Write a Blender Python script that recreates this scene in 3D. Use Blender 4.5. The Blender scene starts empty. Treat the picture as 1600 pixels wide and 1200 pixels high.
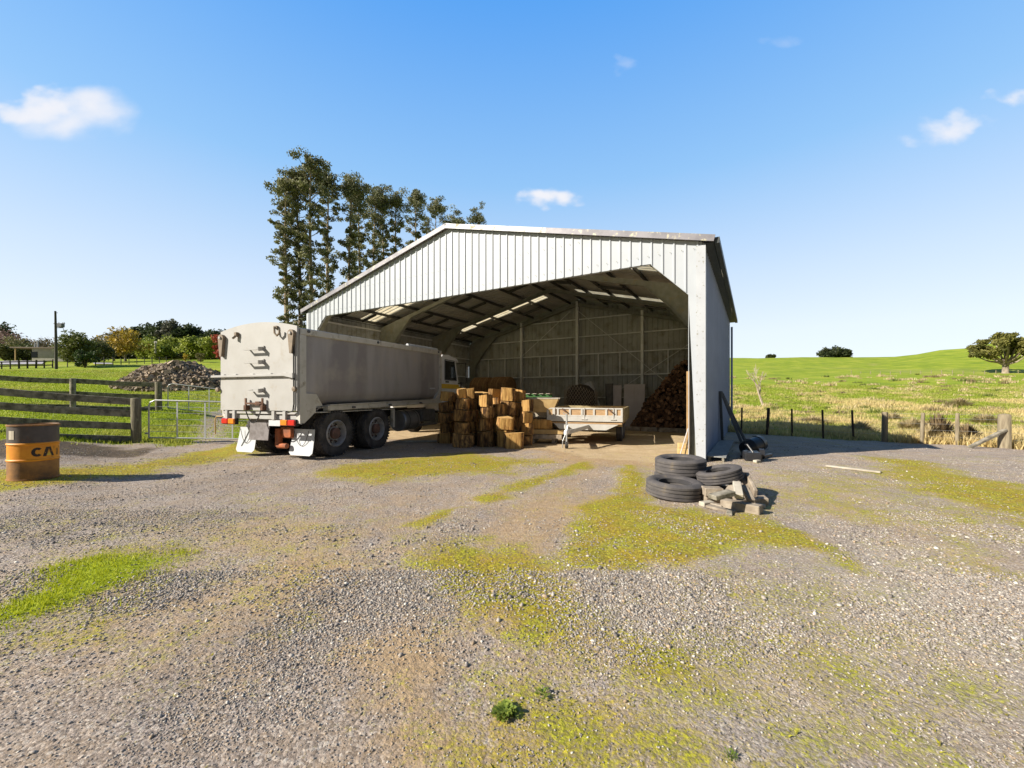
import bpy, math, random
import numpy as np
from mathutils import Vector, Matrix
random.seed(7)
R = math.radians
PI = math.pi
scene = bpy.context.scene
COL = scene.collection

# ------------------------------------------------------------------ camera constants (metres; camera at origin, 1.45 m up)
F, CX, HY, CH = 640.0, 800.0, 620.0, 1.45

# ------------------------------------------------------------------ noise helpers
def _hash(ix, iy, s):
    h = (ix * 374761393 + iy * 668265263 + s * 974634777) & 0xFFFFFFFF
    h = ((h ^ (h >> 13)) * 1274126177) & 0xFFFFFFFF
    return ((h ^ (h >> 16)) & 0xFFFF) / 65535.0
def vnoise(x, y, s=0):
    x = np.asarray(x, float); y = np.asarray(y, float)
    ix = np.floor(x).astype(np.int64); iy = np.floor(y).astype(np.int64)
    fx = x - ix; fy = y - iy
    fx = fx * fx * (3 - 2 * fx); fy = fy * fy * (3 - 2 * fy)
    a = _hash(ix, iy, s); b = _hash(ix + 1, iy, s); c = _hash(ix, iy + 1, s); d = _hash(ix + 1, iy + 1, s)
    return a + (b - a) * fx + (c - a) * fy + (a - b - c + d) * fx * fy
def fbm(x, y, s=0, o=4):
    v = 0; a = .5; t = 0
    for i in range(o):
        v = v + a * vnoise(x * 2 ** i + 13.7 * i, y * 2 ** i - 7.1 * i, s + i); t += a; a *= .5
    return v / t
def sstep(a, b, x):
    t = np.clip((x - a) / (b - a), 0, 1)
    return t * t * (3 - 2 * t)

# ------------------------------------------------------------------ terrain
PROF = [
    (-1.25, [(0,0),(5,0),(6.8,.12),(8.5,.3),(10,.55),(14.5,1.1),(25,2.2),(40,3.7),(57,5.5),(75,7.8),(90,9.6),(130,14),(300,24),(1500,30)]),
    (-.92,  [(0,0),(7,0),(9.5,.05),(11.3,.21),(13,.45),(16.4,.92),(25,2.0),(40,3.6),(57,5.5),(75,7.8),(90,9.6),(130,14),(300,24),(1500,30)]),
    (-.70,  [(0,0),(10,-.02),(11.7,.12),(14,.4),(17,.75),(25,1.9),(40,3.6),(57,5.5),(75,7.7),(90,9.6),(130,14),(300,24),(1500,30)]),
    (-.5,   [(0,0),(17.5,0),(22,.8),(30,2.2),(40,3.6),(57,5.5),(75,7.4),(90,9.3),(130,14),(300,24),(1500,30)]),
    (-.1,   [(0,0),(27.5,0),(35,1.2),(45,2.5),(75,6.5),(130,13),(250,24),(1500,30)]),
    (.35,   [(0,0),(24,0),(30,.2),(50,1.5),(80,4.2),(140,9.5),(250,25.3),(1500,27)]),
    (.55,   [(0,0),(13,-.03),(16,-.1),(20,-.35),(30,-.25),(42,.4),(50,1.2),(80,4),(140,9.3),(200,17.5),(250,25.5),(1500,26)]),
    (.92,   [(0,0),(12,-.06),(14,-.04),(20,-.3),(30,-.1),(50,1.4),(80,4),(140,9.2),(200,17.5),(250,25.9),(1500,26)]),
    (1.08,  [(0,0),(11,-.06),(14,-.02),(20,-.2),(30,0),(50,1.5),(80,4),(130,8.6),(160,13.5),(250,30.5),(1500,31)]),
    (1.25,  [(0,0),(11,-.06),(14,-.02),(20,-.2),(30,0),(50,1.5),(80,4),(130,8.8),(160,15),(250,37.5),(1500,38)]),
    (1.6,   [(0,0),(11,-.06),(14,-.02),(20,-.2),(30,0),(50,1.5),(80,4),(130,9.5),(160,17),(250,45),(1500,46)]),
]
KS = np.array([p[0] for p in PROF])
def terrain(x, y):
    x = np.asarray(x, float); y = np.asarray(y, float)
    d = np.maximum(y, 0.0)
    k = np.clip(x / np.maximum(y, 2.0), KS[0], KS[-1])
    zs = np.stack([np.interp(d, [a for a, b in p[1]], [b for a, b in p[1]]) for p in PROF])
    idx = np.clip(np.searchsorted(KS, k) - 1, 0, len(KS) - 2)
    t = (k - KS[idx]) / (KS[idx + 1] - KS[idx]); t = t * t * (3 - 2 * t)
    it = np.indices(idx.shape)
    z0 = np.take_along_axis(zs, idx[None], 0)[0]; z1 = np.take_along_axis(zs, idx[None] + 1, 0)[0]
    zz = z0 + (z1 - z0) * t
    ax = (x - 4.256) * .509 + (y - 9.165) * .8607; ay = -(x - 4.256) * .8607 + (y - 9.165) * .509
    out = np.hypot(np.maximum(np.maximum(-ax, ax - 11.3), 0), np.maximum(np.maximum(-ay, ay - 14.8), 0))
    return np.where(out < 6, zz * sstep(.2, 5.5, out), zz)
def gz(x, y):
    return float(terrain(np.array([x]), np.array([y]))[0])
def at(px, d):
    """ground point seen in picture column px at depth d"""
    x = (px - CX) / F * d
    return Vector((x, d, gz(x, d)))
def gp(px, py, z=0.0):
    d = F * (CH - z) / (py - HY)
    return ((px - CX) / F * d, d)

# ------------------------------------------------------------------ mesh builder
class MB:
    def __init__(s): s.v = []; s.f = []; s.m = []; s.c = []
    def add(s, vs, fs, mi=0, col=None):
        o = len(s.v); s.v.extend([tuple(p) for p in vs])
        for f in fs:
            s.f.append([i + o for i in f]); s.m.append(mi); s.c.append(col or (1, 1, 1))
        return s
    def box(s, c, sz, M=None, mi=0, bev=0.0, col=None):
        x, y, z = sz[0] / 2, sz[1] / 2, sz[2] / 2
        b = min(bev, x * .9, y * .9, z * .9)
        M = M or Matrix.Identity(3)
        c = Vector(c)
        if b <= 0:
            vs = [(i * x, j * y, k * z) for i in (-1, 1) for j in (-1, 1) for k in (-1, 1)]
            fs = [(0, 1, 3, 2), (4, 6, 7, 5), (0, 4, 5, 1), (2, 3, 7, 6), (0, 2, 6, 4), (1, 5, 7, 3)]
        else:
            vs = []; idx = {}
            for i in (-1, 1):
                for j in (-1, 1):
                    for k in (-1, 1):
                        idx[i, j, k] = len(vs)
                        vs += [(i * x, j * (y - b), k * (z - b)), (i * (x - b), j * y, k * (z - b)), (i * (x - b), j * (y - b), k * z)]
            fs = []
            for a in range(3):
                for sg in (-1, 1):
                    o1, o2 = [q for q in range(3) if q != a]
                    q = []
                    for (p1, p2) in ((-1, -1), (1, -1), (1, 1), (-1, 1)):
                        t = [0, 0, 0]; t[a] = sg; t[o1] = p1; t[o2] = p2
                        q.append(idx[tuple(t)] + a)
                    fs.append(q)
            for a in range(3):
                o1, o2 = [q for q in range(3) if q != a]
                for p1 in (-1, 1):
                    for p2 in (-1, 1):
                        e = []
                        for sg in (-1, 1):
                            t = [0, 0, 0]; t[a] = sg; t[o1] = p1; t[o2] = p2
                            e.append(idx[tuple(t)])
                        fs.append([e[0] + o1, e[1] + o1, e[1] + o2, e[0] + o2])
            for t in idx: fs.append([idx[t], idx[t] + 1, idx[t] + 2])
        s.add([c + M @ Vector(p) for p in vs], fs, mi, col); return s
    def bar(s, p0, p1, w, h, up=(0, 0, 1), mi=0, bev=0.0, col=None):
        p0 = Vector(p0); p1 = Vector(p1); d = (p1 - p0); L = d.length; d.normalize()
        up = Vector(up)
        if abs(d.dot(up)) > .99: up = Vector((1, 0, 0))
        sd = up.cross(d).normalized(); u2 = d.cross(sd)
        M = Matrix((d, sd, u2)).transposed()
        return s.box((p0 + p1) / 2, (L, w, h), M, mi, bev, col)
    def tube(s, pts, rs, n=8, cap=True, mi=0, col=None):
        pts = [Vector(p) for p in pts]
        if not hasattr(rs, '__len__'): rs = [rs] * len(pts)
        vs = []; fs = []
        ref = None
        for i, p in enumerate(pts):
            d = (pts[min(i + 1, len(pts) - 1)] - pts[max(i - 1, 0)]).normalized()
            if ref is None: ref = Vector((0, 0, 1)) if abs(d.z) < .9 else Vector((1, 0, 0))
            a = ref - d * ref.dot(d)
            if a.length < 1e-4: a = Vector((1, .3, .2)) - d * Vector((1, .3, .2)).dot(d)
            a.normalize(); b = d.cross(a); ref = a
            for j in range(n):
                t = 2 * PI * j / n
                vs.append(p + (a * math.cos(t) + b * math.sin(t)) * rs[i])
        for i in range(len(pts) - 1):
            for j in range(n):
                k = (j + 1) % n
                fs.append((i * n + j, i * n + k, (i + 1) * n + k, (i + 1) * n + j))
        if cap:
            fs.append(tuple(range(n))[::-1]); o = (len(pts) - 1) * n; fs.append(tuple(range(o, o + n)))
        s.add(vs, fs, mi, col); return s
    def lathe(s, prof, n=24, M=None, c=(0, 0, 0), closed=False, mi=0, wob=None, col=None):
        """profile (r,h) about local z"""
        M = M or Matrix.Identity(3); c = Vector(c)
        vs = []; fs = []; m = len(prof)
        for j in range(n):
            t = 2 * PI * j / n
            for i, (r, h) in enumerate(prof):
                q = r * (wob(t, h) if wob else 1)
                vs.append(c + M @ Vector((q * math.cos(t), q * math.sin(t), h)))
        for j in range(n):
            k = (j + 1) % n
            for i in range(m - 1 + (1 if closed else 0)):
                i2 = (i + 1) % m
                fs.append((j * m + i, k * m + i, k * m + i2, j * m + i2))
        s.add(vs, fs, mi, col); return s
    def prism(s, poly, fn, t0, t1, mi=0, col=None):
        """poly of 2-D points; fn(a,b,t)->xyz"""
        n = len(poly)
        vs = [fn(a, b, t0) for a, b in poly] + [fn(a, b, t1) for a, b in poly]
        fs = [tuple(range(n))[::-1], tuple(range(n, 2 * n))] + [(i, (i + 1) % n, n + (i + 1) % n, n + i) for i in range(n)]
        s.add(vs, fs, mi, col); return s
    def shear(s, g):
        s.v = [(x, y, z + g * x) for x, y, z in s.v]; return s
    def build(s, name, mats, parent=None, smooth=False, loc=None, color=False):
        me = bpy.data.meshes.new(name)
        me.from_pydata(s.v, [], s.f)
        if not isinstance(mats, (list, tuple)): mats = [mats]
        for m in mats: me.materials.append(m)
        if len(mats) > 1: me.polygons.foreach_set('material_index', s.m)
        if color:
            a = me.color_attributes.new('col', 'FLOAT_COLOR', 'CORNER')
            buf = []
            for f, c in zip(s.f, s.c): buf += [c[0], c[1], c[2], 1] * len(f)
            a.data.foreach_set('color', buf)
        if smooth:
            me.polygons.foreach_set('use_smooth', [True] * len(s.f))
            if smooth != 'all':
                try: me.set_sharp_from_angle(angle=R(38))
                except Exception: pass
        me.update()
        return link(name, me, parent, loc)
def link(name, me, parent=None, loc=None):
    o = bpy.data.objects.new(name, me); COL.objects.link(o)
    if parent is not None: o.parent = parent
    if loc is not None: o.location = loc
    return o
def np_mesh(name, V, Fq, mat, cols=None, parent=None, loc=None, domain='POINT', smooth=False):
    """V (n,3); Fq (m,k) indices all same size"""
    me = bpy.data.meshes.new(name)
    m, k = Fq.shape
    me.vertices.add(len(V)); me.vertices.foreach_set('co', np.ascontiguousarray(V, dtype=np.float32).ravel())
    me.loops.add(m * k); me.loops.foreach_set('vertex_index', np.ascontiguousarray(Fq, dtype=np.int32).ravel())
    me.polygons.add(m); me.polygons.foreach_set('loop_start', np.arange(0, m * k, k, dtype=np.int32))
    try: me.polygons.foreach_set('loop_total', np.full(m, k, dtype=np.int32))
    except Exception: pass
    me.update(calc_edges=True)
    if smooth: me.polygons.foreach_set('use_smooth', np.ones(m, dtype=bool))
    if cols is not None:
        for nm, c in (cols.items() if isinstance(cols, dict) else [('col', cols)]):
            a = me.color_attributes.new(nm, 'FLOAT_COLOR', domain)
            c4 = np.ones((len(c), 4), dtype=np.float32); c4[:, :3] = c
            a.data.foreach_set('color', c4.ravel())
    me.materials.append(mat)
    return link(name, me, parent, loc)
def tag(o, label, cat=None, group=None, kind=None):
    if label: o['label'] = label
    if cat: o['category'] = cat
    if group: o['group'] = group
    if kind: o['kind'] = kind
    elif label: o['kind'] = 'thing'
    return o
def thing(name, label, cat, loc=(0, 0, 0), rz=0, group=None):
    o = bpy.data.objects.new(name, None); COL.objects.link(o)
    o.empty_display_size = .1
    o.location = loc; o.rotation_euler = (0, 0, rz)
    return tag(o, label, cat, group)
def rot(ax, a): return Matrix.Rotation(a, 3, ax)
ORD = ['', 'lowest', 'second', 'third', 'fourth', 'fifth', 'sixth']

# ------------------------------------------------------------------ materials
def new_mat(name):
    m = bpy.data.materials.new(name); m.use_nodes = True
    nt = m.node_tree; b = nt.nodes['Principled BSDF']
    return m, nt, b
def N(nt, t, **kw):
    n = nt.nodes.new(t)
    for k, v in kw.items(): setattr(n, k, v)
    return n
def noise(nt, vec, scale, detail=4, rough=.55):
    n = N(nt, 'ShaderNodeTexNoise'); n.inputs['Scale'].default_value = scale
    n.inputs['Detail'].default_value = detail; n.inputs['Roughness'].default_value = rough
    if vec is not None: nt.links.new(vec, n.inputs['Vector'])
    return n
def ramp(nt, fac, stops):
    r = N(nt, 'ShaderNodeValToRGB'); e = r.color_ramp.elements
    while len(e) < len(stops): e.new(.5)
    for el, (p, c) in zip(e, stops):
        el.position = p; el.color = (c[0], c[1], c[2], 1) if hasattr(c, '__len__') else (c, c, c, 1)
    nt.links.new(fac, r.inputs[0]); return r.outputs[0]
def mixc(nt, fac, a, b, mode='MIX'):
    n = N(nt, 'ShaderNodeMix', data_type='RGBA', blend_type=mode)
    for s, v in ((n.inputs[0], fac), (n.inputs[6], a), (n.inputs[7], b)):
        if isinstance(v, (int, float)): s.default_value = v
        elif hasattr(v, '__len__'): s.default_value = (v[0], v[1], v[2], 1)
        else: nt.links.new(v, s)
    return n.outputs[2]
def mth(nt, op, a, b=0.0, clamp=False):
    n = N(nt, 'ShaderNodeMath', operation=op); n.use_clamp = clamp
    for s, v in zip(n.inputs, (a, b)):
        if isinstance(v, (int, float)): s.default_value = v
        else: nt.links.new(v, s)
    return n.outputs[0]
def coords(nt, kind='Object', sc=None):
    t = N(nt, 'ShaderNodeTexCoord').outputs[kind]
    if sc:
        mp = N(nt, 'ShaderNodeMapping'); mp.inputs['Scale'].default_value = sc
        nt.links.new(t, mp.inputs[0]); return mp.outputs[0]
    return t
def bump(nt, b, h, strength=.3, dist=.01):
    n = N(nt, 'ShaderNodeBump'); n.inputs['Strength'].default_value = strength; n.inputs['Distance'].default_value = dist
    nt.links.new(h, n.inputs['Height']); nt.links.new(n.outputs[0], b.inputs['Normal'])
def nmat(name, c1, c2=None, scale=4, rough=.7, metal=0, bmp=0, bscale=30, spec=.35, stretch=None, lo=.35, hi=.65,
         stain=None, sscale=3, slo=.55, shi=.7, attr=False, rnd=0, detail=5):
    m, nt, b = new_mat(name)
    vec = coords(nt, 'Object', stretch)
    if rnd:
        o_ = N(nt, 'ShaderNodeObjectInfo'); va = N(nt, 'ShaderNodeVectorMath', operation='MULTIPLY_ADD')
        nt.links.new(o_.outputs['Random'], va.inputs[0]); va.inputs[1].default_value = (31, 17, 43); nt.links.new(vec, va.inputs[2]); vec = va.outputs[0]
    c2 = c2 or tuple(x * .75 for x in c1)
    nz = noise(nt, vec, scale, detail)
    col = ramp(nt, nz.outputs[0], [(lo, c1), (hi, c2)])
    if stain:
        v2 = coords(nt, 'Object')
        n2 = noise(nt, v2, sscale, 8, .65)
        col = mixc(nt, ramp(nt, n2.outputs[0], [(slo, 0), (shi, 1)]), col, stain)
    if attr:
        a = N(nt, 'ShaderNodeVertexColor', layer_name='col')
        col = mixc(nt, 1.0, col, a.outputs[0], 'MULTIPLY')
    if rnd:
        oi = N(nt, 'ShaderNodeObjectInfo')
        mr = N(nt, 'ShaderNodeMapRange'); mr.inputs['To Min'].default_value = 1 - rnd; mr.inputs['To Max'].default_value = 1 + rnd * .6
        nt.links.new(oi.outputs['Random'], mr.inputs[0])
        cx = N(nt, 'ShaderNodeCombineColor')
        for i in range(3): nt.links.new(mr.outputs[0], cx.inputs[i])
        col = mixc(nt, 1.0, col, cx.outputs[0], 'MULTIPLY')
    nt.links.new(col, b.inputs['Base Color'])
    b.inputs['Roughness'].default_value = rough; b.inputs['Metallic'].default_value = metal
    b.inputs['Specular IOR Level'].default_value = spec
    if bmp:
        n3 = noise(nt, coords(nt, 'Object', stretch), bscale, 5, .6)
        bump(nt, b, n3.outputs[0], bmp, .02)
    return m
def leaf_mat(name, tint=(1, 1, 1), transl=.25):
    m, nt, b = new_mat(name)
    a = N(nt, 'ShaderNodeVertexColor', layer_name='col')
    col = mixc(nt, 1.0, a.outputs[0], tint, 'MULTIPLY')
    nt.links.new(col, b.inputs['Base Color']); b.inputs['Roughness'].default_value = .6
    b.inputs['Specular IOR Level'].default_value = .25
    t = N(nt, 'ShaderNodeBsdfTranslucent'); nt.links.new(col, t.inputs[0])
    mx = N(nt, 'ShaderNodeMixShader'); mx.inputs[0].default_value = transl
    nt.links.new(b.outputs[0], mx.inputs[1]); nt.links.new(t.outputs[0], mx.inputs[2])
    nt.links.new(mx.outputs[0], nt.nodes['Material Output'].inputs[0])
    return m

M = {}
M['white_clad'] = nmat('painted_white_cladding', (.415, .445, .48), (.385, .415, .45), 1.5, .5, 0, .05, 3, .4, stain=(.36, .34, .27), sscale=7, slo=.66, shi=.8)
M['shaded_side_clad'] = nmat('shade_tinted_side_cladding', (.34, .41, .54), (.29, .355, .48), 1.5, .5, 0, .04, 3, .4)  # white sheet; the blue of its shaded side is put into the base colour
M['in_clad'] = nmat('zincalume_back_cladding', (.40, .40, .37), (.32, .32, .28), 2.2, .55, .1, .04, 3, .4, stretch=(1, 1, .25), stain=(.20, .19, .12), sscale=2.2, slo=.5, shi=.72)
M['roof'] = nmat('zincalume_roof', (.46, .45, .41), (.38, .37, .33), 2, .5, .15, .03, 4)
M['cap'] = nmat('weathered_capping', (.43, .44, .45), (.36, .365, .37), 3, .5, .1, .05, 8, stain=(.16, .15, .08), sscale=5, slo=.56, shi=.63)
M['zinc'] = nmat('weathered_zinc_capping', (.25, .24, .26), (.17, .165, .18), 3, .5, .2, .05, 8, stain=(.42, .40, .30), sscale=9, slo=.57, shi=.63)
M['dark_trim'] = nmat('dark_eave_trim', (.06, .07, .07), (.04, .045, .05), 6, .5)
M['steel'] = nmat('galvanised_steel', (.28, .28, .235), (.21, .21, .17), 5, .5, .25, .03, 20, stain=(.25, .22, .14), sscale=4)
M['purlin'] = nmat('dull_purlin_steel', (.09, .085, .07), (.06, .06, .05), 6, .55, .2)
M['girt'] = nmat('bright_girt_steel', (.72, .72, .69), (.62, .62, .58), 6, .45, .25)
M['body_paint'] = nmat('dusty_cream_paint', (.43, .425, .41), (.395, .388, .37), 2.5, .55, 0, .03, 8, stain=(.36, .32, .26), sscale=5, slo=.58, shi=.78)
M['side_alloy'] = nmat('dirty_alloy_side', (.43, .415, .43), (.29, .275, .29), 1.1, .42, .1, .02, 5, .5, stretch=(1.5, 1, .22), lo=.40, hi=.60, stain=(.46, .43, .40), sscale=1.3, slo=.5, shi=.75)
M['rail_grey'] = nmat('pale_grey_rail', (.62, .60, .56), (.54, .52, .47), 4, .5, .1, stain=(.3, .27, .2), sscale=5)
M['black'] = nmat('black_chassis', (.02, .02, .02), (.035, .033, .03), 8, .6)
M['rubber'] = nmat('dusty_tyre_rubber', (.055, .053, .056), (.115, .108, .105), 5, .8, 0, .15, 60, .2, lo=.4, hi=.75)
M['old_rubber'] = nmat('weathered_tyre_rubber', (.075, .07, .072), (.12, .11, .105), 6, .85, 0, .2, 50, .2, stain=(.2, .16, .11), sscale=6, slo=.6, shi=.75)
M['rim'] = nmat('grey_wheel_rim', (.42, .42, .45), (.30, .295, .30), 10, .5, .3, .05, 30)
M['hub_rust'] = nmat('rusty_hub', (.19, .105, .085), (.12, .075, .062), 12, .7)
M['flap'] = nmat('white_mudflap', (.55, .57, .59), (.49, .51, .53), 5, .5, stain=(.45, .42, .36), sscale=4, slo=.65, shi=.85)
M['grey_flap'] = nmat('worn_grey_flap', (.23, .21, .21), (.14, .125, .12), 7, .8, 0, .2, 25)
M['rust_orange'] = nmat('orange_primer', (.42, .12, .04), (.22, .08, .04), 7, .7)
M['rust'] = nmat('brown_rust', (.16, .08, .045), (.09, .05, .035), 10, .8)
M['red_lens'] = nmat('red_lens', (.62, .02, .015), (.5, .02, .015), 8, .2, spec=.6)
M['amber_lens'] = nmat('amber_lens', (.85, .25, .02), (.75, .2, .02), 8, .2, spec=.6)
M['plate'] = nmat('plate_white', (.6, .61, .63), (.54, .55, .57), 8, .4)
M['cab_white'] = nmat('cab_white_paint', (.78, .79, .80), (.7, .71, .72), 3, .35, spec=.5)
M['stripe'] = nmat('yellow_stripe', (.75, .52, .06), (.68, .45, .05), 6, .4)
M['glass'] = nmat('dark_window_glass', (.012, .015, .016), (.02, .022, .022), 2, .06, spec=.6)
M['chrome'] = nmat('mirror_chrome', (.75, .76, .78), (.65, .66, .68), 4, .12, 1)
M['hinge'] = nmat('brown_hinge_paint', (.26, .20, .14), (.18, .14, .1), 9, .6)
M['tank'] = nmat('alloy_fuel_tank', (.30, .31, .35), (.2, .21, .24), 4, .35, .5)
M['bark'] = nmat('log_bark', (.54, .31, .115), (.10, .055, .03), 9, .9, 0, 1.0, 18, .15, stretch=(1.7, 1.7, .38), lo=.36, hi=.62, rnd=.4, detail=7, stain=(.07, .042, .026), sscale=4, slo=.5, shi=.66)
M['endgrain'] = nmat('sawn_log_end', (.62, .40, .16), (.48, .28, .10), 9, .8, 0, .2, 30, .2, rnd=.15)
M['split'] = nmat('split_log_face', (.60, .37, .125), (.34, .18, .055), 8, .8, 0, .8, 14, .2, stretch=(2, 2, .3), rnd=.25, lo=.36, hi=.64, stain=(.20, .10, .035), sscale=5, slo=.56, shi=.7)
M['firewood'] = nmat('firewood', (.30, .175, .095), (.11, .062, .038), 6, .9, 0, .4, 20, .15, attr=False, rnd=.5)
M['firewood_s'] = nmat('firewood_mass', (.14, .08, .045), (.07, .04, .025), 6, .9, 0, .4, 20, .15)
M['pile_wood'] = nmat('weathered_split_wood', (.46, .37, .28), (.20, .15, .10), 5, .9, 0, .4, 15, .15, rnd=.45)
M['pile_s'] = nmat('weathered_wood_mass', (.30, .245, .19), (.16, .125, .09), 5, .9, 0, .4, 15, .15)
M['trailer_w'] = nmat('trailer_white_paint', (.50, .49, .46), (.44, .425, .39), 5, .5, 0, .04, 20, stain=(.3, .2, .12), sscale=7, slo=.63, shi=.72)
M['ply'] = nmat('trailer_plywood', (.46, .30, .16), (.36, .23, .12), 6, .8, 0, .1, 25, stretch=(1, 1, 4))
M['trailer_side'] = nmat('trailer_side_boards', (.40, .33, .18), (.3, .24, .13), 5, .8, 0, .1, 20)
M['galv'] = nmat('galvanised_pipe', (.46, .47, .47), (.36, .37, .37), 12, .45, .4)
M['wire'] = nmat('bright_fence_wire', (.55, .56, .55), (.45, .46, .45), 12, .4, .5)
M['timber_grey'] = nmat('weathered_grey_timber', (.34, .31, .25), (.12, .11, .085), 7, .9, 0, .5, 22, .15, stretch=(1, 1, 1), stain=(.24, .23, .17), sscale=9, slo=.58, shi=.72)
M['post_dark'] = nmat('dark_fence_post', (.085, .065, .05), (.05, .04, .033), 8, .9, 0, .4, 25, .15)
M['post_pale'] = nmat('pale_weathered_post', (.34, .29, .20), (.19, .155, .105), 6, .9, 0, .5, 20, .15, stretch=(3, 3, .4))
M['sawn'] = nmat('yellow_sawn_timber', (.58, .42, .2), (.45, .31, .14), 5, .75, 0, .2, 20, .2)
M['old_sawn'] = nmat('greyed_sawn_timber', (.42, .36, .28), (.23, .185, .14), 6, .85, 0, .4, 22, .2, rnd=.2)
M['pale_board'] = nmat('pale_grey_board', (.48, .44, .36), (.36, .32, .26), 5, .8, 0, .2, 22)
M['panel_white'] = nmat('off_white_panel', (.62, .57, .55), (.55, .5, .48), 2, .6)
M['carpet'] = nmat('grey_roll', (.66, .65, .63), (.52, .51, .49), 5, .85)
M['mesh_wire'] = nmat('rusty_netting', (.48, .41, .32), (.33, .27, .2), 10, .7, .2)
M['hay'] = nmat('old_hay', (.30, .18, .085), (.17, .095, .045), 14, .95, 0, .7, 40, .1)
M['green_paint'] = nmat('green_pallet_paint', (.06, .18, .05), (.05, .13, .04), 6, .6)
M['drum_rust'] = nmat('rusty_drum_steel', (.38, .19, .06), (.15, .085, .045), 5, .7, .1, .1, 30, stain=(.28, .14, .05), sscale=6, slo=.55, shi=.7)
M['drum_grey'] = nmat('grey_drum_steel', (.105, .09, .08), (.075, .062, .055), 6, .6, .1, .06, 30, stain=(.17, .085, .04), sscale=5, slo=.58, shi=.7)
M['drum_orange'] = nmat('orange_drum_band', (.80, .33, .025), (.68, .25, .018), 4, .55, 0, .05, 30, stain=(.30, .13, .04), sscale=7, slo=.6, shi=.72)
M['letter'] = nmat('black_lettering', (.025, .022, .02), (.05, .035, .02), 14, .6)
M['letter_worn'] = nmat('worn_lettering', (.16, .08, .02), (.5, .2, .03), 22, .6, lo=.4, hi=.6)
M['tag_cream'] = nmat('faded_label', (.55, .5, .4), (.45, .4, .3), 9, .7)
M['blue_steel'] = nmat('grey_painted_steel', (.13, .14, .16), (.09, .1, .11), 8, .5, .2)
M['plastic_black'] = nmat('black_plastic', (.02, .021, .024), (.03, .03, .033), 8, .35)
M['white_pipe'] = nmat('white_pipe', (.8, .8, .78), (.72, .72, .7), 6, .4)
M['trunk_pale'] = nmat('pale_gum_bark', (.36, .30, .23), (.19, .145, .10), 1.2, .85, 0, .3, 8, .15, stretch=(2, 2, .3))
M['trunk_grey'] = nmat('grey_tree_bark', (.28, .24, .2), (.15, .125, .10), 2.5, .9, 0, .4, 10, .15)
M['trunk_dark'] = nmat('dark_tree_bark', (.12, .095, .07), (.07, .055, .04), 2.5, .9)
M['dead_wood'] = nmat('pale_dead_wood', (.50, .42, .34), (.36, .29, .22), 4, .85)
M['leaf'] = leaf_mat('leaves')
M['grass'] = leaf_mat('grass_blades', transl=.35)
M['house_wall'] = nmat('house_wall', (.42, .40, .37), (.36, .34, .31), 2, .8)
M['house_roof'] = nmat('house_roof', (.22, .17, .12), (.17, .13, .1), 3, .7)
M['road'] = nmat('pale_road', (.42, .40, .42), (.36, .34, .36), .6, .8)
M['pole'] = nmat('dark_power_pole', (.07, .065, .06), (.05, .045, .04), 4, .8)
M['stone'] = None
def skylight_mat():
    m, nt, b = new_mat('translucent_roof_sheet')
    nz = noise(nt, coords(nt), 3, 5)
    col = ramp(nt, nz.outputs[0], [(.35, (.78, .68, .46)), (.7, (.58, .48, .29))])
    t = N(nt, 'ShaderNodeBsdfTranslucent'); nt.links.new(col, t.inputs[0])
    nt.links.new(col, b.inputs['Base Color']); b.inputs['Roughness'].default_value = .4
    mx = N(nt, 'ShaderNodeMixShader'); mx.inputs[0].default_value = .75
    nt.links.new(b.outputs[0], mx.inputs[1]); nt.links.new(t.outputs[0], mx.inputs[2])
    nt.links.new(mx.outputs[0], nt.nodes['Material Output'].inputs[0])
    return m
M['skylight'] = skylight_mat()

# ------------------------------------------------------------------ ground sheet
SHED_O = Vector((4.256, 9.165, 0)); SHED_A = R(59.4)
_c, _s = math.cos(SHED_A), math.sin(SHED_A)
def S(x, y, z=0):            # shed frame (x into the shed, y leftwards along its front) -> world
    return Vector((SHED_O.x + _c * x - _s * y, SHED_O.y + _s * x + _c * y, z))
W, L = 14.5, 11.0
def to_shed(x, y):
    dx = x - SHED_O.x; dy = y - SHED_O.y
    return dx * _c + dy * _s, -dx * _s + dy * _c
def poly_sd(x, y, poly):
    """signed distance (positive inside)"""
    best = np.full(x.shape, 1e9); ins = np.zeros(x.shape, bool); n = len(poly)
    for i in range(n):
        x0, y0 = poly[i]; x1, y1 = poly[(i + 1) % n]
        ex, ey = x1 - x0, y1 - y0
        t = np.clip(((x - x0) * ex + (y - y0) * ey) / (ex * ex + ey * ey + 1e-12), 0, 1)
        best = np.minimum(best, np.hypot(x - x0 - t * ex, y - y0 - t * ey))
        cond = ((y0 > y) != (y1 > y)) & (x < (x1 - x0) * (y - y0) / ((y1 - y0) if abs(y1 - y0) > 1e-9 else 1e-9) + x0)
        ins ^= cond
    return np.where(ins, best, -best)
def gpoly(pts): return [gp(a, b) for a, b in pts]
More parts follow.
